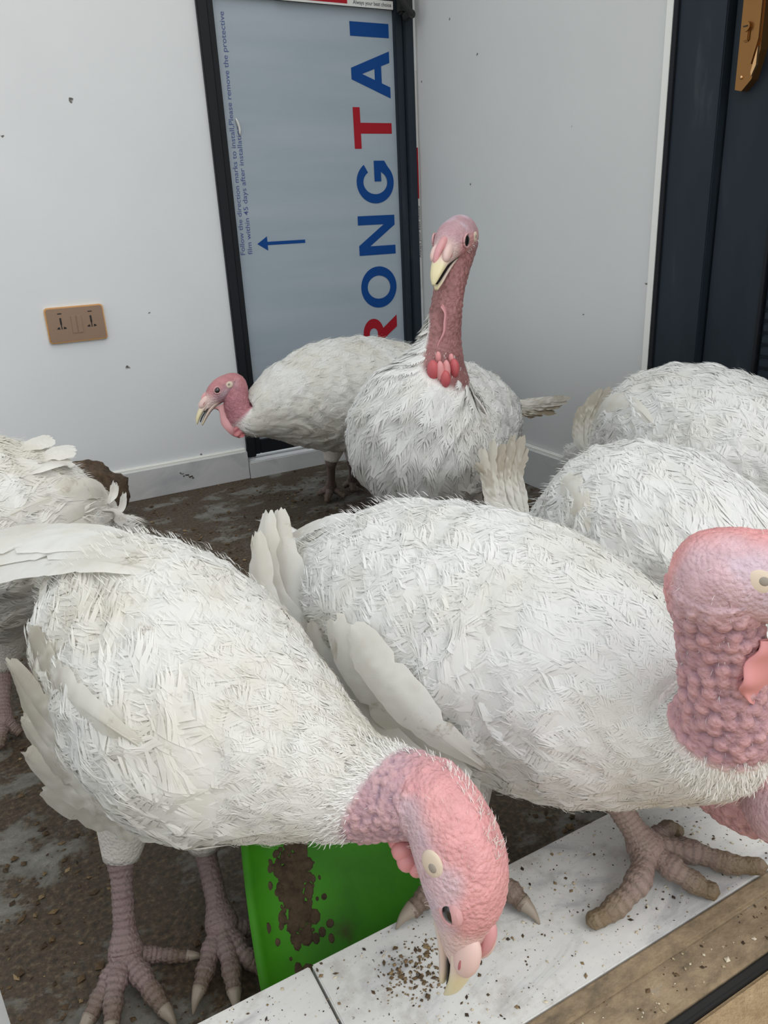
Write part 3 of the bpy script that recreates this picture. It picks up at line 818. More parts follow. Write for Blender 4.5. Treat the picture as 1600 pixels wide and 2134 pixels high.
    # long quill feather through 3-D points
    def quill(s, pts, width, side, name='tail_feather', parent=None, material='feather_flight', soil_tip=0.0, split=3, curl=0.15):
        K = 26; c = curve_pts(np.asarray(pts, float), K)
        T = np.gradient(c, axis=0); T /= np.linalg.norm(T, axis=1)[:, None]
        nr = np.asarray(side, float); cols = np.array([-1, -.66, -.33, 0, .33, .66, 1])
        t_ = np.linspace(0, 1, K)
        prof = 0.5 * width * np.clip(0.25 + 1.6 * t_, 0, 1) * np.sqrt(np.clip(1 - np.clip((t_ - 0.80) / 0.215, 0, 1)**2, 0.02, 1))
        verts, faces, uv, sl = [], [], [], []
        nick = {}
        for sg in (0, 6):
            for _ in range(split): nick[(int(s.rng.integers(K // 3, K - 1)), sg)] = s.rng.uniform(0.66, 0.92)
        for i in range(K):
            x = np.cross(nr, T[i]); x = _unit(x); nn = np.cross(T[i], x)
            for j, cc in enumerate(cols):
                k_ = 1.0
                if j in (0, 6): k_ = nick.get((i, j), 1.0) * s.rng.uniform(0.96, 1.04)
                verts.append(c[i] + x * prof[i] * cc * k_ - nn * prof[i] * curl * (cc * cc) + nn * (0.0012 if j == 3 else 0) + T[i] * s.rng.normal(0, 0.002) * (t_[i]**4) + T[i] * prof[i] * 0.35 * abs(cc) * 0)
                uv.append((cc * .5 + .5, t_[i] * 3)); sl.append(soil_tip * smooth01(np.array((t_[i] - 0.35 + s.rng.normal(0, 0.12)) / 0.5)))
        for i in range(K - 1):
            for j in range(6): faces.append((i * 7 + j, i * 7 + j + 1, (i + 1) * 7 + j + 1, (i + 1) * 7 + j))
        k = len(verts)
        tv, tf = tube_data(c[:-2], np.linspace(0.0016, 0.0004, K - 2), 5)
        verts += list(tv); faces += [tuple(a + k for a in q) for q in tf]; uv += [(0.5, 0)] * len(tv); sl += [0.15] * len(tv)
        o = mesh_obj(name, verts, faces, material, None, True, uv, {'soil': sl})
        return s.part(o, parent)
    # pixel on this bird's surface (falls back to the given depth)
    def hit(s, px, py, zc, lift=0.006):
        d = ray(px, py)
        h = s.bvh.ray_cast(Vector(C), Vector(d))
        if h[0] is not None: return np.array(h[0]) - _unit(d) * lift
        return at(px, py, zc)
    def to_w(s, a, b_, c_): return s.O + (s.F * a + s.U * b_ + s.S * c_) * s.hs
    # ---- head furniture
    def face(s, gape=0.004, eye='open', snood=0.03, snood_side=0.0, es=1.0):
        hs = s.hs
        fr = np.array([s.F, s.S, s.U])
        horn, pale = np.array([0.70, 0.62, 0.38]), np.array([0.70, 0.56, 0.48])
        # upper mandible: hooked cone
        ax = [(0.034, -0.005, 0.0135, 0.0110, 0.005), (0.048, -0.007, 0.0125, 0.0100, 0.0048), (0.060, -0.010, 0.0108, 0.0086, 0.0048), (0.071, -0.0145, 0.0084, 0.0066, 0.0048), (0.080, -0.0200, 0.0054, 0.0046, 0.0042), (0.0855, -0.0255, 0.0018, 0.0020, 0.0018)]
        g = curve_pts(np.array(ax), 22); vs_, cs = [], []
        sg = 18
        for i, (a, b_, w, u, d) in enumerate(g):
            for j in range(sg):
                t_ = 2 * PI * j / sg; h = u if math.sin(t_) > 0 else d
                vs_.append(s.to_w(a, b_ + h * math.sin(t_), w * math.cos(t_)))
                k_ = float(smooth01(np.array((a - 0.056) / 0.014))); cs.append(pale * (1 - k_) + horn * k_)
        fs = [(i * sg + j, i * sg + (j + 1) % sg, (i + 1) * sg + (j + 1) % sg, (i + 1) * sg + j) for i in range(21) for j in range(sg)]
        fs += [tuple(range(21 * sg, 22 * sg)), tuple(range(sg))[::-1]]
        bk = s.part(mesh_obj('beak', vs_, fs, 'beak_horn', None, True, attrs={'pigment': cs}))
        # lower mandible
        cl_ = 0.0
        ax = [(0.026, -0.0140, 0.0130, 0.004, 0.006), (0.044, -0.0150 - gape * .5, 0.0115, 0.003, 0.0055), (0.058, -0.0178 - gape, 0.0092, 0.0028, 0.005), (0.069, -0.0218 - gape * 1.4, 0.0066, 0.0025, 0.004), (0.078, -0.0262 - gape * 1.7, 0.0024, 0.0015, 0.002)]
        g = curve_pts(np.array(ax), 16); g[:, 1] += cl_; vs_, cs = [], []
        for i, (a, b_, w, u, d) in enumerate(g):
            for j in range(sg):
                t_ = 2 * PI * j / sg; h = u if math.sin(t_) > 0 else d
                vs_.append(s.to_w(a, b_ + h * math.sin(t_), w * math.cos(t_)))
                k_ = float(smooth01(np.array((a - 0.060) / 0.02))); cs.append(pale * 0.9 * (1 - k_) + horn * 0.95 * k_)
        fs = [(i * sg + j, i * sg + (j + 1) % sg, (i + 1) * sg + (j + 1) % sg, (i + 1) * sg + j) for i in range(15) for j in range(sg)]
        fs += [tuple(range(15 * sg, 16 * sg)), tuple(range(sg))[::-1]]
        lj = mesh_obj('lower_beak', vs_, fs, 'beak_horn', None, True, attrs={'pigment': cs}); s.part(lj)
        # dark gape line between the mandibles
        gp = [s.to_w(a, b_, 0) for a, b_ in ((0.022, -0.0115), (0.045, -0.0122 - gape * .2), (0.058, -0.0150 - gape * .4), (0.070, -0.0192 - gape * .6), (0.077, -0.0232 - gape * .8))]
        mo = MB()
        c5 = curve_pts(np.array(gp), 12)
        wd = [0.0145, 0.0140, 0.0130, 0.0120, 0.0112, 0.0104, 0.0096, 0.0088, 0.0078, 0.0066, 0.0050, 0.0025]
        vv = []
        for i in range(12):
            for sd in (-1, 1):
                for hh in (-1, 1): vv.append(c5[i] + s.S * sd * wd[i] * hs + s.U * (hh * (0.0011 if gape else 0.0004) + (0.001 if not gape else 0)) * hs)
        ff = []
        for i in range(11):
            a = i * 4; ff += [(a, a + 4, a + 6, a + 2), (a + 1, a + 3, a + 7, a + 5), (a, a + 1, a + 5, a + 4), (a + 2, a + 6, a + 7, a + 3)]
        mo.add(vv, ff); s.part(mo.build('mouth', 'socket_dark'))
        # nostril bulges with slits
        for sd in (-1, 1):
            c_ = s.to_w(0.0475, 0.0005, 0.0085 * sd)
            sl_ = _unit(s.F * 0.85 - s.U * 0.35); uu = np.cross(sl_, s.S) ; f3 = np.array([sl_, s.S, uu])
            ce = MB().ball(c_, np.array([0.0148, 0.0060, 0.0080]) * hs, 18, 12, f3).build('cere', 'cere_pale', None, True); s.part(ce)
            ns = MB().ball(s.to_w(0.050, -0.0012, 0.0139 * sd), np.array([0.0042, 0.0009, 0.0009]) * hs, 10, 6, f3).build('nostril', 'flap_dark', ce, True)
        # eyes
        for sd in (-1, 1):
            ec = s.to_w(0.013, 0.004, 0.0208 * sd)
            f3 = np.array([s.F, s.U, s.S * sd])
            ey = MB().ball(ec, np.array([0.0068 * es, 0.0062 * es if eye == 'open' else 0.0050, 0.0042]) * hs, 18, 12, f3).build('eye', 'eye_dark', None, True); s.part(ey)
            k = 28; ring = []
            for i in range(k + 1):
                t_ = 2 * PI * i / k
                ring.append(s.to_w(0.013 + 0.0074 * es * math.cos(t_), 0.004 + (0.0064 * es if eye == 'open' else 0.0050) * math.sin(t_), (0.0228 - 0.0012 * abs(math.cos(t_))) * sd))
            lid = MB().tube(ring, 0.0014 * hs, 8).build('eyelid', 'eye_lid', ey, True)
            if eye == 'half':   # heavy upper lid drooping over the eye
                v_, f_ = ball_data(s.to_w(0.0125, 0.0068, 0.0205 * sd), np.array([0.0085, 0.0046, 0.0040]) * hs, 18, 12, f3)
                MB().add(v_, f_).build('upper_lid', 'eye_lid', ey, True)
            # ear patch
            er = MB().ball(s.to_w(-0.0135, -0.001, 0.0236 * sd), np.array([0.0080, 0.0066, 0.0022]) * hs, 20, 10, f3).build('ear', 'ear_tan', None, True); s.part(er)
            MB().ball(s.to_w(-0.0125, 0.000, 0.0252 * sd), np.array([0.0030, 0.0026, 0.0012]) * hs, 12, 8, f3).build('ear_opening', 'ear_hole', er, True)
        # snood
        if snood > 0:
            p = [s.to_w(0.030, 0.0125, 0), s.to_w(0.040, 0.0105, 0.001 * snood_side), s.to_w(0.040 + snood * 0.5, 0.007 - snood * 0.10, snood_side * 0.005), s.to_w(0.040 + snood * 0.95, 0.004 - snood * 0.42, snood_side * 0.008)]
            sn = MB().tube(curve_pts(np.array(p), 14), (0.75 if snood < 0.02 else 1.0) * np.array([.0042, .0052, .0056, .0056, .0054, .0052, .005, .0048, .0046, .0044, .004, .0036, .003, .0014]) * hs, 12).build('snood', 'snood_pink', None, True)
            s.part(sn)
    # soft flap of skin between two edges
    def flap(s, inner, outer, th=0.003, name='wattle', material='flap_red', k=16, wav=0.002):
        a = curve_pts(np.asarray(inner, float), k); b_ = curve_pts(np.asarray(outer, float), k)
        m_ = 6; nr = _unit(np.cross(b_[k // 2] - a[k // 2], a[-1] - a[0])); vs_, fs = [], []
        for side in (1, -1):
            for i in range(k):
                for j in range(m_ + 1):
                    t_ = j / m_; e = math.sqrt(max(0, 1 - t_**3)) * math.sqrt(max(0.02, math.sin(PI * (i + .3) / (k - .4))))
                    vs_.append(a[i] * (1 - t_) + b_[i] * t_ + nr * (side * th * (0.15 + e) + wav * math.sin(i * 0.9) * t_))
        o_ = k * (m_ + 1)
        for i in range(k - 1):
            for j in range(m_):
                q = (i * (m_ + 1) + j, i * (m_ + 1) + j + 1, (i + 1) * (m_ + 1) + j + 1, (i + 1) * (m_ + 1) + j)
                fs.append(q); fs.append(tuple(x + o_ for x in q[::-1]))
            fs.append((i * (m_ + 1) + m_, i * (m_ + 1) + m_ + o_, (i + 1) * (m_ + 1) + m_ + o_, (i + 1) * (m_ + 1) + m_))
        o = mesh_obj(name, vs_, fs, material, None, True); return s.part(o)
    def lobes(s, items, name='caruncle', material='flap_red'):
        for c_, r in items:
            f3 = np.array([s.S, s.F, s.U])
            o = MB().ball(np.asarray(c_, float), r, 14, 10, None).build(name, material, None, True); s.part(o)
    # ---- folded wing: a raised fan of coverts and separate quills on the flank
    def wing(s, sd, q_sh, q_end, th_top=62, th_low=-18, quills=7, qlen=0.22, raise_=0.012, material=None, rows=6):
        """sd +1: bird's left (cos>0 side), -1: right"""
        def TH_(deg): return math.radians(deg) if sd > 0 else PI - math.radians(deg)
        q0, t0, L, W, A, Lf = [], [], [], [], [], []
        for i in range(rows * 2):
            fq = i / (rows * 2 - 1)
            q = q_sh + (q_end - q_sh) * fq
            k = 13
            for j in range(k):
                fj = (j + 0.5 * (i % 2)) / k
                q0.append(q + s.rng.normal(0, 0.004)); deg = th_low + (th_top - th_low) * fj + s.rng.normal(0, 2)
                t0.append(TH_(deg)); edge = min(1, 4 * fq + 0.2) * min(1, 3 * (1 - fj) + 0.3)
                L.append(0.062 + 0.022 * fq); W.append(0.050 + 0.004 * fq); A.append((s.rng.normal(0, 0.08) - 0.12) * (-sd)); Lf.append(0.003 + 0.002 * s.rng.random())
        arr = [np.array(x) for x in (q0, t0, L, W, A, Lf)]
        lo_, hi_ = math.radians(th_low - 10), math.radians(th_top + 8)
        def bulge(q, th):
            a = th if sd > 0 else PI - th
            a = (a + PI) % (2 * PI) - PI
            return raise_ * smooth01((a - lo_) / 0.25) * smooth01((hi_ - a) / 0.9) * smooth01((q_sh + 0.01 - q) / 0.05)
        v, f, uv = s.vanes(*arr, base=-0.003, extra=bulge)
        wg = s.part(mesh_obj('wing', v, f, material or s.soil, None, True, uv, {'soil': np.zeros(len(v))}))
        for k in range(quills):
            fk = k / max(1, quills - 1)
            q = q_sh + (q_end - q_sh) * (0.35 + 0.45 * fk); deg = th_low + 4 + 30 * fk
            L_ = qlen * s.rng.uniform(0.9, 1.05)
            pts = []
            for t_ in (0, .33, .66, 1.0):
                qq = q - L_ * t_; dg = deg + 24 * t_ * (0.6 + fk * 0.5)
                p, nr = s.surf(np.array([qq]), np.array([TH_(dg)]), np.array([raise_ * 0.7 + 0.002 * k]))
                pts.append(p[0])
            _, nr = s.surf(np.array([q - L_ * .5]), np.array([TH_(deg + 12)]))
            s.quill(pts, 0.034, nr[0], 'wing_feather', wg, material or 'feather_flight')
        return wg
    # ---- scaly leg and foot, joined to the body mesh
    def leg(s, hip, ankle, foot, toes, hallux, r=0.0125, col_=(0.30, 0.225, 0.20), claws=True, thigh=0.045, mud=(0.13, 0.095, 0.055), muddy=0.6):
        hip, ankle, foot = (np.asarray(x, float) for x in (hip, ankle, foot)); col_ = np.array(col_); mud = np.array(mud)
        # feathered thigh
        c = curve_pts(np.array([hip, hip * .55 + ankle * .45, ankle]), 14)
        v, f = tube_data(c, np.linspace(thigh, r * 1.35, 14) * (1 + 0.0 * np.arange(14)), 16); s.add(v, f, np.array([0.74, 0.71, 0.65]))
        K = 46; c = curve_pts(np.array([ankle + (hip - ankle) * 0.12, ankle, ankle * .5 + foot * .5, foot]), K); t_ = np.linspace(0, 1, K)
        rad = r * (1.25 - 0.45 * smooth01(t_ * 3) + 0.45 * smooth01((t_ - 0.72) / 0.28)) + 0.0007 * (np.arange(K) % 3 == 0)
        v, f = tube_data(c, rad, 14); cc = np.repeat((col_[None] * (1 - 0.25 * (np.arange(K) % 3 == 1))[:, None]), 14, 0); cc = np.vstack([cc, col_, col_]); s.add(v, f, cc)
        v, f = ball_data(foot, (r * 1.3, r * 1.3, r * 1.15), 14, 10); s.add(v, f, col_)
        for path, rt in [(p, r * 0.78) for p in toes] + ([(hallux, r * 0.6)] if hallux is not None else []):
            path = [foot] + [np.asarray(p, float) for p in path]
            K = 36; c = curve_pts(np.array(path), K); t_ = np.linspace(0, 1, K)
            rad = (rt * (1.15 - 0.45 * t_) * (1 + 0.10 * np.sin(t_ * 3.3 * 2 * PI)) + 0.0008 * (np.arange(K) % 3 == 0)) * np.sqrt(np.clip(1 - np.clip((t_ - 0.88) / 0.121, 0, 1)**2, 0.0, 1))
            v, f = tube_data(c, rad, 12)
            mk = np.clip(smooth01((t_ - 0.35) / 0.5) * muddy + s.rng.normal(0, 0.1, K), 0, 1)[:, None]
            cc = (col_[None] * (1 - 0.35 * (np.arange(K) % 3 == 1))[:, None]) * (1 - mk) + mud[None] * mk
            cc = np.vstack([np.repeat(cc, 12, 0), col_, mud]); s.add(v, f, cc)
            if claws:
                d = _unit(c[-1] - c[-5]); e = c[-1]
                cl = [e - d * 0.006 + [0, 0, .001], e + d * 0.006 + [0, 0, 0.0015], e + d * 0.015 + [0, 0, -0.0035]]
                s.claws = getattr(s, 'claws', []) + [(curve_pts(np.array(cl), 8), rt * 0.72)]
    def build_claws(s):
        for c, r_ in getattr(s, 'claws', []):
            MB().tube(c, r_ * np.linspace(1, 0.12, 8), 10).build('claw', 'claw_horn', s.body, True)

def ctl(rows): return [[*at(px, py, zc), w, u, d] for px, py, zc, w, u, d in rows]
def camdir(dx, dy, dz): return M @ np.array([dx, dy, dz], float)      # x right, y down, z away

# ---------- turkey feeding on the threshold, neck raised
tE = Bird('E', 'white turkey with one scaly foot on the threshold tiles and raised warty pink neck', ctl([
    (625, 1150, .98, .025, .02, .03), (690, 1190, .935, .060, .060, .055), (784, 1240, .89, .096, .116, .102), (936, 1320, .825, .120, .146, .124),
    (1134, 1395, .75, .124, .139, .122), (1300, 1462, .67, .106, .102, .094), (1410, 1512, .62, .074, .070, .066), (1475, 1540, .585, .054, .048, .048),
    (1512, 1495, .558, .035, .034, .034), (1506, 1400, .54, .0275, .0275, .028), (1500, 1318, .528, .0265, .026, .028)]), 7.6,
    (at(1606, 1208, .50), camdir(.95, .32, -.10), camdir(.3, -.93, -.15)), hs=1.20, step=(0.008, 0.0016), soil='feather_clean', seed=11, base=(0.42, 0.50, HT), seg=128)
zt = HT + 0.011
fE = onz(1345, 1765, HT + 0.03)
tE.leg(at(1165, 1560, .80), at(1262, 1640, .742), fE,
       [[onz(1330, 1835, zt + .012), onz(1270, 1900, zt), onz(1222, 1925, zt - .002)], [onz(1410, 1815, zt + .010), onz(1465, 1850, zt), onz(1500, 1862, zt)], [onz(1440, 1775, zt + .008), onz(1520, 1800, zt), onz(1600, 1806, zt)]],
       [onz(1395, 1725, zt + .008), onz(1422, 1738, zt - .002)], r=0.0145, claws=False, mud=(0.20, 0.15, 0.085), muddy=0.9, col_=(0.33, 0.25, 0.215))
fE2 = onz(985, 1825, HT + 0.03)
tE.leg(at(960, 1560, .84), at(975, 1700, .79), fE2,
       [[onz(900, 1860, zt + .006), onz(850, 1905, zt - .002)], [onz(975, 1900, zt + .004), onz(970, 1950, zt - .002)], [onz(1060, 1855, zt + .006), onz(1098, 1892, zt - .002)]],
       [onz(1000, 1790, zt + .004), onz(1010, 1770, zt - .002)], r=0.0145)
tE.build_body(bump_h=0.0036, cell=0.0088, neck=(0.36, 0.225, 0.27), crown=(0.76, 0.36, 0.35), face=(0.66, 0.46, 0.50), warm=(0.74, 0.42, 0.41))
tE.plumage()
tE.face(gape=0.003)
tE.bristles(1700)
tE.bristles(700, tE.sf, tE.send - 0.03, (0.003, 0.007), 0.00028, name='bristle', out=0.4)
tE.build_claws()
w0, w1, w2 = (tE.hit(*p, .5) for p in ((1575, 1330), (1552, 1400), (1550, 1440)))
tE.flap([at(1640, 1330, .505), at(1600, 1400, .52), at(1575, 1470, .53)], [at(1585, 1335, .495), at(1543, 1425, .50), at(1556, 1460, .51)], 0.004, material='flap_pink')
# wing on the visible flank, with tips standing clear of the rump
wE = tE.wing(1, 0.40, 0.20, 60, 8, quills=0)
def quillpx(b_, pts, width, side, lift=0.024, **kw):
    """long feather along a line of pixels, lying on the bird where the line crosses it"""
    pp = np.array([list(p[:3]) for p in pts], float)
    c = curve_pts(pp * np.array([1, 1, 1000.]), 12) / np.array([1, 1, 1000.])
    dz = np.full(12, np.nan)
    for i, (x, y, z) in enumerate(c):
        d = ray(x, y); h = b_.bvh.ray_cast(Vector(C), Vector(d))
        if h[0] is not None: dz[i] = (np.array(h[0]) - C) @ d / (d @ d) - lift * (0.5 + min(1, 3 * i / 11))
    off = np.isnan(dz)
    if off.all(): dz = c[:, 2]
    else:
        # beyond the outline carry on from the last depth, following the slope of the given depths
        idx = np.where(~off)[0]
        for i in np.where(off)[0]:
            k = idx[np.argmin(abs(idx - i))]; dz[i] = dz[k] + (c[i, 2] - c[k, 2])
    for _ in range(3): dz[1:-1] = (dz[:-2] + 2 * dz[1:-1] + dz[2:]) / 4
    return b_.quill([at(x, y, z) for (x, y, _), z in zip(c, dz)], width, side, **kw)
nE = camdir(-.5, .1, -.85)
for k, (pts, w_) in enumerate((
        (((1010, 1600, .70), (900, 1520, .74), (790, 1400, .79), (730, 1310, .83)), .046),
        (((980, 1620, .70), (860, 1530, .75), (750, 1400, .80), (690, 1290, .84)), .046),
        (((1000, 1640, .70), (850, 1570, .75), (730, 1450, .80), (660, 1340, .85)), .045),
        (((960, 1640, .70, .004), (800, 1540, .76, .008), (690, 1400, .82, .012), (650, 1290, .86)), .045),
        (((900, 1600, .71, .006), (760, 1480, .77, .012), (660, 1350, .83, .014), (610, 1220, .88)), .046),
        (((860, 1560, .72, .010), (720, 1420, .78, .016), (622, 1280, .84, .016), (590, 1120, .88)), .044),
        (((830, 1530, .73, .012), (690, 1390, .78, .018), (585, 1240, .84, .016), (582, 1062, .88)), .042),
        (((800, 1500, .74, .014), (660, 1360, .78, .020), (560, 1230, .84, .016), (556, 1066, .88)), .040),
        (((780, 1540, .74, .012), (660, 1400, .78, .018), (556, 1270, .83, .016), (533, 1110, .87)), .038))):
    quillpx(tE, pts, w_, nE, name='wing_feather', parent=wE, split=2, soil_tip=0.14, lift=0.034, material='feather_soiled')
for pts, w_ in ((((760, 1075, .92), (700, 1078, .96), (607, 1114, 1.0)), .020), (((750, 1085, .92), (700, 1090, .95), (642, 1122, .99)), .016)):
    quillpx(tE, pts, w_, camdir(0, -.7, -.7), soil_tip=0.25, material='feather_clean', lift=0.010, split=1)
# ---------- turkey pecking over the threshold, head hanging down
tD = Bird('D', 'white turkey bending its head down to peck at the threshold beside a green dustpan', ctl([
    (135, 1190, .91, .025, .02, .03), (190, 1230, .865, .056, .062, .050), (272, 1312, .81, .088, .114, .084), (370, 1415, .755, .108, .132, .094),
    (480, 1515, .70, .104, .114, .086), (595, 1578, .655, .080, .080, .066), (690, 1618, .62, .056, .055, .050), (765, 1640, .60, .041, .041, .040),
    (830, 1652, .585, .033, .033, .033), (888, 1662, .572, .029, .029, .030)]), 7.1,
    (at(962, 1802, .555), camdir(.16, 1, .10), camdir(.74, -.1, -.60)), hs=1.32, step=(0.008, 0.0014), soil='feather_soiled', seed=5, base=(0.06, 0.63, 0), obl=0.022, seg=128)
fD1 = onz(262, 1985, 0.03); fD2 = onz(462, 1925, 0.03)
zf = 0.010
tD.leg(at(270, 1600, .80), at(252, 1790, .795), fD1,
       [[onz(225, 2050, zf + .010), onz(180, 2134, zf)], [onz(305, 2050, zf + .010), onz(350, 2115, zf)], [onz(240, 2060, zf + .012), onz(232, 2150, zf)]],
       [onz(320, 1990, zf + .006), onz(402, 1994, zf - .002)], r=0.0135, col_=(0.27, 0.20, 0.19))
tD.leg(at(410, 1600, .80), at(425, 1760, .835), fD2,
       [[onz(440, 1985, zf + .010), onz(412, 2075, zf)], [onz(505, 1985, zf + .010), onz(562, 2030, zf)], [onz(480, 2010, zf + .010), onz(490, 2080, zf)]],
       [onz(520, 1935, zf + .006), onz(585, 1908, zf - .002)], r=0.0135, col_=(0.27, 0.20, 0.19))
tD.build_body(bump_h=0.0026, cell=0.0072, neck=(0.40, 0.27, 0.33), crown=(0.72, 0.36, 0.36), face=(0.68, 0.50, 0.54), warm=(0.72, 0.46, 0.45))
tD.plumage()
tD.face(gape=0.0, eye='half', snood=0.016)
tD.bristles(1700)
tD.bristles(900, tD.sf, tD.send - 0.03, (0.003, 0.007), 0.00028, name='bristle', out=0.4)
tD.bristles(5200, tD.shead - 0.08, tD.shead + 0.035, (0.005, 0.013), 0.0007, 0.965, name='crown_tuft', out=0.35)
tD.build_claws()
tD.lobes([(at(838, 1772, .58), .0085), (at(848, 1795, .578), .0080), (at(828, 1752, .585), .0075), (at(868, 1812, .575), .0060)], material='flap_pink')
wD = tD.wing(1, 0.42, 0.22, 50, -40, quills=0)
nD = camdir(-.6, .1, -.8)
for pts, w_ in (
        (((330, 1640, .66, .004), (190, 1590, .72, .010), (90, 1520, .78, .012), (28, 1400, .80)), .040),
        (((300, 1600, .66, .008), (170, 1540, .72, .014), (80, 1470, .78, .014), (16, 1378, .80)), .034),
        (((300, 1560, .66, .008), (180, 1480, .72, .014), (110, 1420, .76, .014), (60, 1320, .82)), .045),
        (((380, 1690, .66, .004), (230, 1650, .72, .010), (120, 1590, .77, .012), (45, 1500, .80)), .040),
        (((420, 1715, .67, .004), (280, 1690, .72, .008), (160, 1650, .77, .010), (50, 1570, .80)), .040),
        (((430, 1730, .68, .004), (310, 1725, .72, .006), (200, 1700, .77, .008), (85, 1650, .80)), .036)):
    quillpx(tD, pts, w_, nD, name='wing_feather', parent=wD, split=5, soil_tip=0.5, lift=0.030)
for pts, w_ in ((((330, 1165, .83), (200, 1140, .90), (80, 1135, .95), (-60, 1165, .98)), .045), (((300, 1150, .84), (180, 1125, .91), (60, 1120, .96), (-70, 1130, 1.0)), .045),
                (((320, 1190, .82), (200, 1170, .88), (80, 1170, .93), (-60, 1200, .96)), .045), (((300, 1135, .85), (220, 1110, .93), (120, 1105, .98), (-20, 1110, 1.02)), .035)):
    quillpx(tD, pts, w_, camdir(0, -.8, -.6), soil_tip=0.12, material='feather_soiled', split=1)
quillpx(tD, ((110, 1160, .82), (85, 1240, .80), (95, 1330, .77), (120, 1390, .74)), .026, nD, name='wing_feather', parent=wD)
# ---------- alert turkey by the back door
tA = Bird('A', 'white turkey standing upright with tall bare red neck, before the grey door', ctl([
    (1040, 860, 1.80, .025, .02, .03), (1005, 865, 1.73, .07, .065, .06), (965, 880, 1.62, .110, .115, .11), (915, 900, 1.49, .135, .132, .135),
    (875, 912, 1.38, .132, .115, .132), (880, 850, 1.325, .108, .092, .096), (905, 775, 1.31, .066, .064, .060), (918, 725, 1.305, .040, .042, .036),
    (928, 660, 1.30, .028, .028, .0265), (938, 590, 1.30, .025, .025, .0255)]), 6.75,
    (at(947, 500, 1.30), camdir(-.40, .60, -.67), camdir(-.15, -.78, -.6)), hs=1.28, step=(0.009, 0.0022), soil='feather_clean', seed=21, obl=0.055, coat=0.004)
tA.leg(at(900, 1010, 1.55), at(900, 1130, 1.60), onz(905, 1215, 0.03), [[onz(880, 1250, .01)], [onz(915, 1260, .01)], [onz(960, 1235, .01)]], None, claws=False)
tA.leg(at(960, 1010, 1.58), at(990, 1100, 1.62), onz(1000, 1190, 0.03), [[onz(980, 1225, .01)], [onz(1015, 1230, .01)], [onz(1050, 1205, .01)]], None, claws=False)
tA.build_body(bump_h=0.0018, cell=0.007, neck=(0.27, 0.125, 0.12), crown=(0.66, 0.33, 0.32), face=(0.52, 0.33, 0.36))
tA.plumage(lift=0.004)
tA.face(gape=0.005, snood=0.026, snood_side=0.5, es=1.3)
tA.bristles(500)
tA.bristles(700, tA.shead - 0.02, tA.shead + 0.05, (0.004, 0.009), 0.0006, 0.6, name='crown_tuft', out=0.6)
tA.flap([at(925, 625, 1.285), at(930, 660, 1.28), at(924, 700, 1.28), at(915, 735, 1.28)], [at(918, 640, 1.262), at(928, 668, 1.258), at(918, 705, 1.26), at(908, 738, 1.268)], 0.0022, material='snood_pink')
tA.lobes([(tA.hit(902, 772, 1.27, .004), (.010, .010, .017)), (tA.hit(946, 768, 1.27, .004), (.009, .009, .016)), (tA.hit(928, 790, 1.26, .006), (.0085, .0085, .014))], material='flap_red')
tA.lobes([(tA.hit(917, 774, 1.26, .008), (.007, .007, .017)), (tA.hit(930, 772, 1.26, .008), (.007, .007, .017)), (tA.hit(913, 745, 1.26, .004), (.005, .005, .010)), (tA.hit(940, 748, 1.26, .004), (.005, .005, .009))], material='flap_pink')
tA.wing(-1, 0.34, 0.18, 60, -15, quills=4)
tA.wing(1, 0.36, 0.20, 60, -15, quills=3)
for k in range(9):
    y1 = 828 + k * 4.2; L_ = (185, 170, 178, 150, 165, 140, 150, 120, 100)[k]
    tA.quill([at(1020, 835 + k * 2, 1.68), at(1080, 838 + k * 2.5, 1.68), at(1030 + L_ * .85, y1 + (6 if k > 5 else 0), 1.69)], .020, camdir(.1, -.5, -.85), soil_tip=0.55 + 0.4 * (k in (4, 5, 6, 7, 8)), split=5)
# ---------- turkey beside the back wall
tB = Bird('B', 'white turkey in profile with its pink head lowered towards the white wall and skirting', ctl([
    (960, 790, 2.03, .025, .02, .03), (905, 800, 1.99, .085, .075, .08), (805, 812, 1.93, .138, .125, .13), (695, 822, 1.86, .143, .130, .138),
    (605, 842, 1.81, .115, .098, .105), (552, 862, 1.78, .075, .068, .062), (520, 874, 1.765, .046, .044, .040), (502, 862, 1.758, .032, .034, .034), (494, 838, 1.753, .027, .028, .030)]), 6.4,
    (at(463, 812, 1.75), camdir(-.74, .62, -.26), camdir(-.5, -.8, -.2)), hs=1.10, step=(0.010, 0.003), soil='feather_soiled', seed=31)
tB.leg(at(700, 900, 1.9), at(690, 960, 1.92), onz(690, 1015, 0.03), [[onz(660, 1030, .01)], [onz(680, 1045, .01)], [onz(720, 1035, .01)]], None, claws=False, col_=(0.2, 0.15, 0.13))
tB.leg(at(740, 900, 1.95), at(735, 960, 1.97), onz(735, 1000, 0.03), [[onz(715, 1015, .01)], [onz(735, 1025, .01)], [onz(760, 1015, .01)]], None, claws=False, col_=(0.2, 0.15, 0.13))
tB.build_body(bump_h=0.001, cell=0.007, neck=(0.36, 0.15, 0.17), crown=(0.50, 0.22, 0.23), face=(0.48, 0.30, 0.33))
tB.plumage()
tB.face(gape=0.004, snood=0.012)
tB.bristles(300)
tB.flap([tB.to_w(.040, -.020, 0), tB.to_w(.010, -.026, 0), tB.to_w(-.015, -.035, 0), at(500, 880, 1.755)], [tB.to_w(.030, -.028, 0), at(462, 885, 1.745), at(480, 905, 1.745), at(500, 914, 1.75)], 0.004, material='snood_pink')
tB.flap([at(505, 880, 1.75), at(505, 895, 1.75), at(512, 905, 1.755)], [at(486, 893, 1.735), at(490, 910, 1.735), at(505, 912, 1.74)], 0.004, material='flap_dark')
tB.wing(-1, 0.36, 0.20, 60, -12, quills=3)
tB.wing(1, 0.36, 0.20, 60, -12, quills=2)
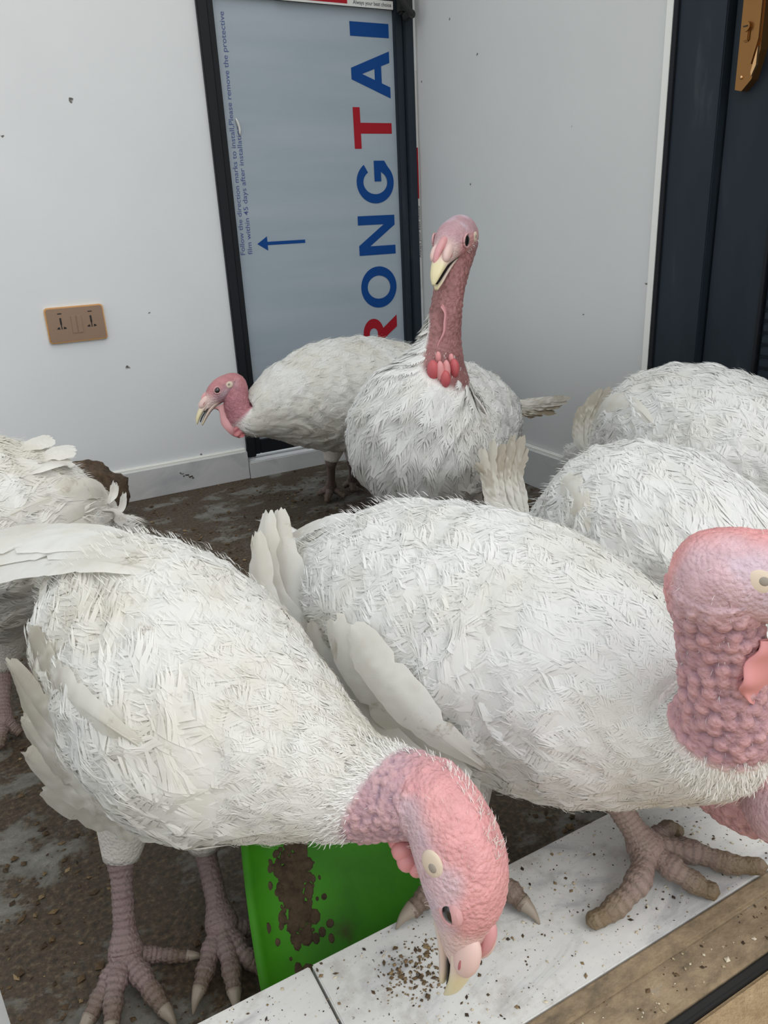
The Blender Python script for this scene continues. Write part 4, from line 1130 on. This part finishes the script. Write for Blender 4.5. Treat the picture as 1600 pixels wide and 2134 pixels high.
# ---------- turkey cut by the frame's edge, tail towards the room
tC = Bird('C', 'white turkey with its ruffled rump turned to the brown sack by the wall', ctl([
    (212, 1085, 1.27, .02, .015, .02), (175, 1080, 1.235, .065, .055, .06), (105, 1090, 1.19, .115, .118, .11), (-10, 1112, 1.14, .143, .142, .155),
    (-140, 1120, 1.09, .14, .13, .14), (-250, 1120, 1.05, .10, .09, .10), (-315, 1090, 1.02, .06, .055, .06), (-340, 1010, 1.0, .036, .036, .036), (-346, 930, .99, .027, .027, .028)]), 6.5,
    (at(-330, 850, .98), camdir(-.8, .5, -.2), camdir(-.4, -.9, 0)), hs=1.15, step=(0.010, 0.004), soil='feather_soiled', seed=41)
tC.leg(at(20, 1250, 1.16), at(10, 1390, 1.20), onz(5, 1500, 0.03), [[onz(-40, 1530, .01)], [onz(0, 1560, .01)], [onz(45, 1530, .01)]], None, claws=False)
tC.leg(at(70, 1230, 1.22), at(75, 1330, 1.26), onz(75, 1420, 0.03), [[onz(40, 1440, .01)], [onz(75, 1470, .01)], [onz(110, 1445, .01)]], None, claws=False)
tC.build_body(bump_h=0.001, cell=0.008)
tC.plumage(lift=0.004)
tC.face()
tC.bristles(200)
tC.wing(-1, 0.36, 0.18, 60, -20, quills=4)
tC.wing(1, 0.36, 0.18, 60, -20, quills=4)
for pts, w_ in ((((205, 1060, 1.16), (235, 1066, 1.2), (262, 1092, 1.22)), .02), (((225, 1050, 1.18), (236, 1030, 1.2), (238, 1005, 1.2)), .014), (((230, 1075, 1.18), (252, 1060, 1.2), (258, 1030, 1.2)), .012), (((80, 960, 1.06), (110, 945, 1.06), (158, 935, 1.08)), .03), (((60, 985, 1.04), (110, 965, 1.04), (150, 962, 1.06)), .03), (((40, 940, 1.06), (70, 925, 1.08), (110, 912, 1.10)), .03)):
    quillpx(tC, pts, w_, camdir(0, -.6, -.8), soil_tip=0.1, material='feather_soiled', split=0)
# ---------- two turkeys along the right wall
tF = Bird('F', 'white turkey crowded behind the threshold, dirty tail raised, warty pink neck reaching low', ctl([
    (1120, 1120, 1.17, .025, .02, .03), (1165, 1115, 1.13, .062, .06, .06), (1240, 1112, 1.08, .104, .112, .10), (1345, 1132, 1.01, .130, .130, .125),
    (1440, 1190, .94, .120, .110, .115), (1490, 1290, .90, .080, .078, .078), (1496, 1420, .84, .054, .052, .052), (1498, 1540, .78, .042, .042, .042),
    (1518, 1622, .725, .036, .036, .036), (1566, 1658, .695, .032, .032, .032), (1625, 1680, .67, .030, .030, .030)]), 7.9,
    (at(1720, 1720, .63), camdir(.75, .55, -.1), camdir(.5, -.7, -.4)), hs=1.2, step=(0.009, 0.002), soil='feather_clean', seed=51, coat=0.0035, seg=110)
tF.leg(at(1330, 1260, 1.05), at(1330, 1400, 1.1), onz(1330, 1480, 0.03), [[onz(1300, 1510, .01)], [onz(1335, 1530, .01)], [onz(1375, 1505, .01)]], None, claws=False)
tF.leg(at(1400, 1240, 1.08), at(1420, 1360, 1.12), onz(1425, 1440, 0.03), [[onz(1400, 1465, .01)], [onz(1430, 1485, .01)], [onz(1465, 1460, .01)]], None, claws=False)
tF.build_body(bump_h=0.0034, cell=0.0092, neck=(0.52, 0.30, 0.30), crown=(0.74, 0.36, 0.36))
tF.plumage(lift=0.003)
tF.face()
tF.bristles(500)
tF.wing(1, 0.40, 0.20, 60, -12, quills=3, qlen=0.10, raise_=0.006)
tF.wing(-1, 0.40, 0.20, 60, -12, quills=4, qlen=0.12)
for k, (tx, ty, mx) in enumerate(((1004, 935, 992), (1026, 915, 1002), (1048, 925, 1014), (1070, 906, 1030), (1090, 908, 1044), (1098, 935, 1056), (990, 965, 990))):
    tF.quill([at(1098, 1105, 1.15), at(mx + 36, 1050, 1.17), at(mx + 22, 990, 1.19), at(tx, ty, 1.20)], .019, camdir(-.5, .1, -.85) if k % 2 else camdir(-.2, .1, -.95), soil_tip=0.35 + .3 * (k > 1), split=6)
tG = Bird('G', 'white turkey with its back to the corner beside the dark right-hand door', ctl([
    (1250, 935, 1.41, .025, .02, .03), (1290, 928, 1.37, .06, .058, .06), (1350, 915, 1.32, .10, .106, .10), (1435, 912, 1.26, .125, .115, .12),
    (1530, 955, 1.19, .128, .112, .12), (1605, 1020, 1.13, .09, .088, .09), (1660, 1085, 1.08, .056, .055, .055), (1710, 1120, 1.05, .037, .037, .037), (1750, 1135, 1.02, .028, .028, .028)]), 6.5,
    (at(1810, 1190, 1.0), camdir(.6, .75, -.2), camdir(.7, -.6, -.2)), hs=1.15, step=(0.010, 0.004), soil='feather_clean', seed=61, coat=0.004)
tG.leg(at(1420, 1050, 1.3), at(1420, 1150, 1.33), onz(1420, 1230, 0.03), [[onz(1395, 1255, .01)], [onz(1425, 1270, .01)], [onz(1455, 1250, .01)]], None, claws=False)
tG.leg(at(1490, 1050, 1.33), at(1500, 1130, 1.36), onz(1500, 1200, 0.03), [[onz(1475, 1225, .01)], [onz(1505, 1240, .01)], [onz(1535, 1220, .01)]], None, claws=False)
tG.build_body(bump_h=0.001, cell=0.008)
tG.plumage(lift=0.004)
tG.face()
tG.bristles(200)
tG.wing(1, 0.38, 0.18, 60, -12, quills=4, qlen=0.18)
tG.wing(-1, 0.38, 0.18, 60, -12, quills=3, qlen=0.18)
for k, (tx, ty, mx) in enumerate(((1250, 812, 1216), (1272, 808, 1224), (1290, 812, 1232), (1280, 822, 1240), (1255, 880, 1240), (1225, 850, 1205))):
    tG.quill([at(1240, 960, 1.38), at(mx, 920, 1.39), at(mx + 4, 860, 1.40), at(tx, ty, 1.41)], .022, camdir(-.6, .1, -.8), soil_tip=0.6, split=5)

# ------------------------------------------------------------------ green dustpan standing behind the threshold
pan = empty('dustpan', (0.25, 0.60, 0))
tag(pan, 'bright green plastic dustpan smeared with mud, standing behind the threshold', 'dustpan')
pinv = Matrix.Translation(Vector(pan.location)).inverted()
def ppart(o): o.parent = pan; o.matrix_parent_inverse = pinv; return o
vs_, fs = [], []
NU, NV = 18, 16
a_ = np.array([0.118, 0.520, 0.004]); bvec = np.array([0.200, -0.012, 0.0]); cvec = np.array([0.022, 0.150, 0.130])
nvec = _unit(np.cross(bvec, cvec))
for side in (0, 1):
    for i in range(NU + 1):
        for j in range(NV + 1):
            u_, v_ = i / NU, j / NV
            hw = 1.0 - 0.16 * v_**2
            uu = 0.5 + (u_ - 0.5) * hw
            lift_ = 0.028 * (abs(u_ - .5) * 2)**6 + 0.012 * v_**3
            vs_.append(a_ + bvec * uu + cvec * v_ + nvec * (lift_ + side * 0.0028))
k_ = (NU + 1) * (NV + 1)
for i in range(NU):
    for j in range(NV):
        q = (i * (NV + 1) + j, (i + 1) * (NV + 1) + j, (i + 1) * (NV + 1) + j + 1, i * (NV + 1) + j + 1)
        fs += [q[::-1], tuple(x + k_ for x in q)]
rim = [i * (NV + 1) for i in range(NU + 1)] + [NU * (NV + 1) + j for j in range(1, NV + 1)] + [i * (NV + 1) + NV for i in range(NU - 1, -1, -1)] + [j for j in range(NV - 1, 0, -1)]
fs += [(rim[i], rim[(i + 1) % len(rim)], rim[(i + 1) % len(rim)] + k_, rim[i] + k_) for i in range(len(rim))]
ppart(mesh_obj('tray', vs_, fs, 'green_plastic', None, True))
top = a_ + bvec * .5 + cvec
ppart(MB().tube(curve_pts(np.array([top - cvec * .12 + nvec * .004, top + np.array([0.0, 0.02, 0.01]), top + np.array([0.004, 0.05, 0.045]), top + np.array([0.006, 0.07, 0.09])]), 14), np.linspace(0.014, 0.011, 14), 12).build('handle', 'green_plastic', None, True))
# dried mud crusted on the tray
mud = MB(); rm = np.random.default_rng(77)
for k in range(230):
    v0 = rm.normal(0.46, 0.13); u0 = 0.26 + 0.10 * (v0 - 0.3) + rm.normal(0, 0.055)
    u0, v0 = float(np.clip(u0, .06, .8)), float(np.clip(v0, .05, .9)); r_ = 0.0012 + 0.0055 * rm.random()**2
    c_ = a_ + bvec * (0.5 + (u0 - .5) * (1 - .16 * v0**2)) + cvec * v0 + nvec * (0.0028 + 0.012 * v0**3 + 0.028 * (abs(u0 - .5) * 2)**6)
    mud.ball(c_, (r_ * rm.uniform(.8, 1.5), r_ * rm.uniform(.8, 2.0), 0.0012), 8, 5, np.array([_unit(bvec), _unit(cvec), nvec]))
mud_o = ppart(mud.build('mud_crust', 'mud', None, True)); mud_o['kind'] = 'stuff'

# ------------------------------------------------------------------ brown lump by the back wall
lv, lf = ball_data((0, 0, 0), 1.0, 40, 26)
lc = np.array([0.165, 1.985, 0.085])
lv = [lc + np.array([v[0] * 0.14, v[1] * 0.085, v[2] * 0.095]) * (1 + 0.14 * noise.noise(Vector(v) * 2.3) + 0.06 * noise.noise(Vector(v) * 7)) for v in lv]
lv = [np.array([v[0], v[1], max(v[2], 0.001)]) for v in lv]
o = mesh_obj('sack', lv, lf, 'mud', None, True)
tag(o, 'dark brown crumpled sack lying against the skirting of the white wall', 'sack')

# ------------------------------------------------------------------ litter and feed grains
def scatter(name, label, cat, count, region, zfun, size, tint, seed, mask=None):
    r_ = np.random.default_rng(seed); vs_, fs, tn = [], [], []
    oct_ = np.array([(1, 0, 0), (-1, 0, 0), (0, 1, 0), (0, -1, 0), (0, 0, 1), (0, 0, -1)], float)
    of = [(0, 2, 4), (2, 1, 4), (1, 3, 4), (3, 0, 4), (2, 0, 5), (1, 2, 5), (3, 1, 5), (0, 3, 5)]
    for _ in range(count):
        x, y = r_.uniform(region[0], region[1]), r_.uniform(region[2], region[3])
        if mask is not None and not mask(x, y, r_): continue
        sz = size[0] + (size[1] - size[0]) * r_.random()**3
        sc_ = sz * np.array([r_.uniform(.7, 1.5), r_.uniform(.5, 1.0), r_.uniform(.3, .7)]); a = r_.uniform(0, 2 * PI)
        v = oct_ * sc_ * r_.uniform(0.75, 1.25, (6, 1)); v = np.stack([v[:, 0] * math.cos(a) - v[:, 1] * math.sin(a), v[:, 0] * math.sin(a) + v[:, 1] * math.cos(a), v[:, 2]], -1)
        k = len(vs_); vs_ += list(v + np.array([x, y, zfun(x, y) + sc_[2] * 0.6])); fs += [tuple(i + k for i in q) for q in of]
        tn += [tint(r_)] * 6
    o = mesh_obj(name, vs_, fs, 'litter', None, False, None, {'tint': tn})
    tag(o, label, cat, kind='stuff')
    return o
def patch(x, y, r_): return ((x - 0.165) / 0.17)**2 + ((y - 1.985) / 0.11)**2 > 1 and noise.noise(Vector((x * 9, y * 9, 0.3))) + 0.5 * noise.noise(Vector((x * 24, y * 24, 2))) > -0.02 + r_.normal(0, 0.12)
scatter('litter', 'brown crumbly litter and droppings strewn over the room floor', 'litter', 15000, (-0.6, 1.29, YF1 + .003, 2.12), lambda x, y: 0.0, (0.0012, 0.0060), lambda r_: float(np.clip(r_.beta(2, 3) * .9, 0, 1)), 3, patch)
scatter('feed_grains', 'pale and dark feed crumbs scattered on the threshold tiles', 'feed crumbs', 1250, (0.0, 0.75, YF0 + .003, YF1 - .003), lambda x, y: HT, (0.0006, 0.0022), lambda r_: float(r_.choice([0.05, 0.3, 0.7, 0.95, 1.0])), 4)
def clump(x, y, r_): return (x - 0.235)**2 + (y - 0.418)**2 * 2 < (0.045 * r_.random()**.5)**2
scatter('feed_grains', 'heap of brown feed crumbs beside the pecking turkey\'s beak', 'feed crumbs', 1900, (0.17, 0.30, YF0 + .02, YF1 - .003), lambda x, y: HT, (0.0008, 0.0030), lambda r_: float(r_.uniform(.2, .8)), 9, clump)
scatter('track_grit', 'bits of grit lying on the muddy track before the tiles', 'grit', 420, (0.0, 0.9, 0.286, YF0 - .004), lambda x, y: HT - .006, (0.0008, 0.0028), lambda r_: float(r_.choice([0.1, 0.5, 0.9, 1.0])), 6)
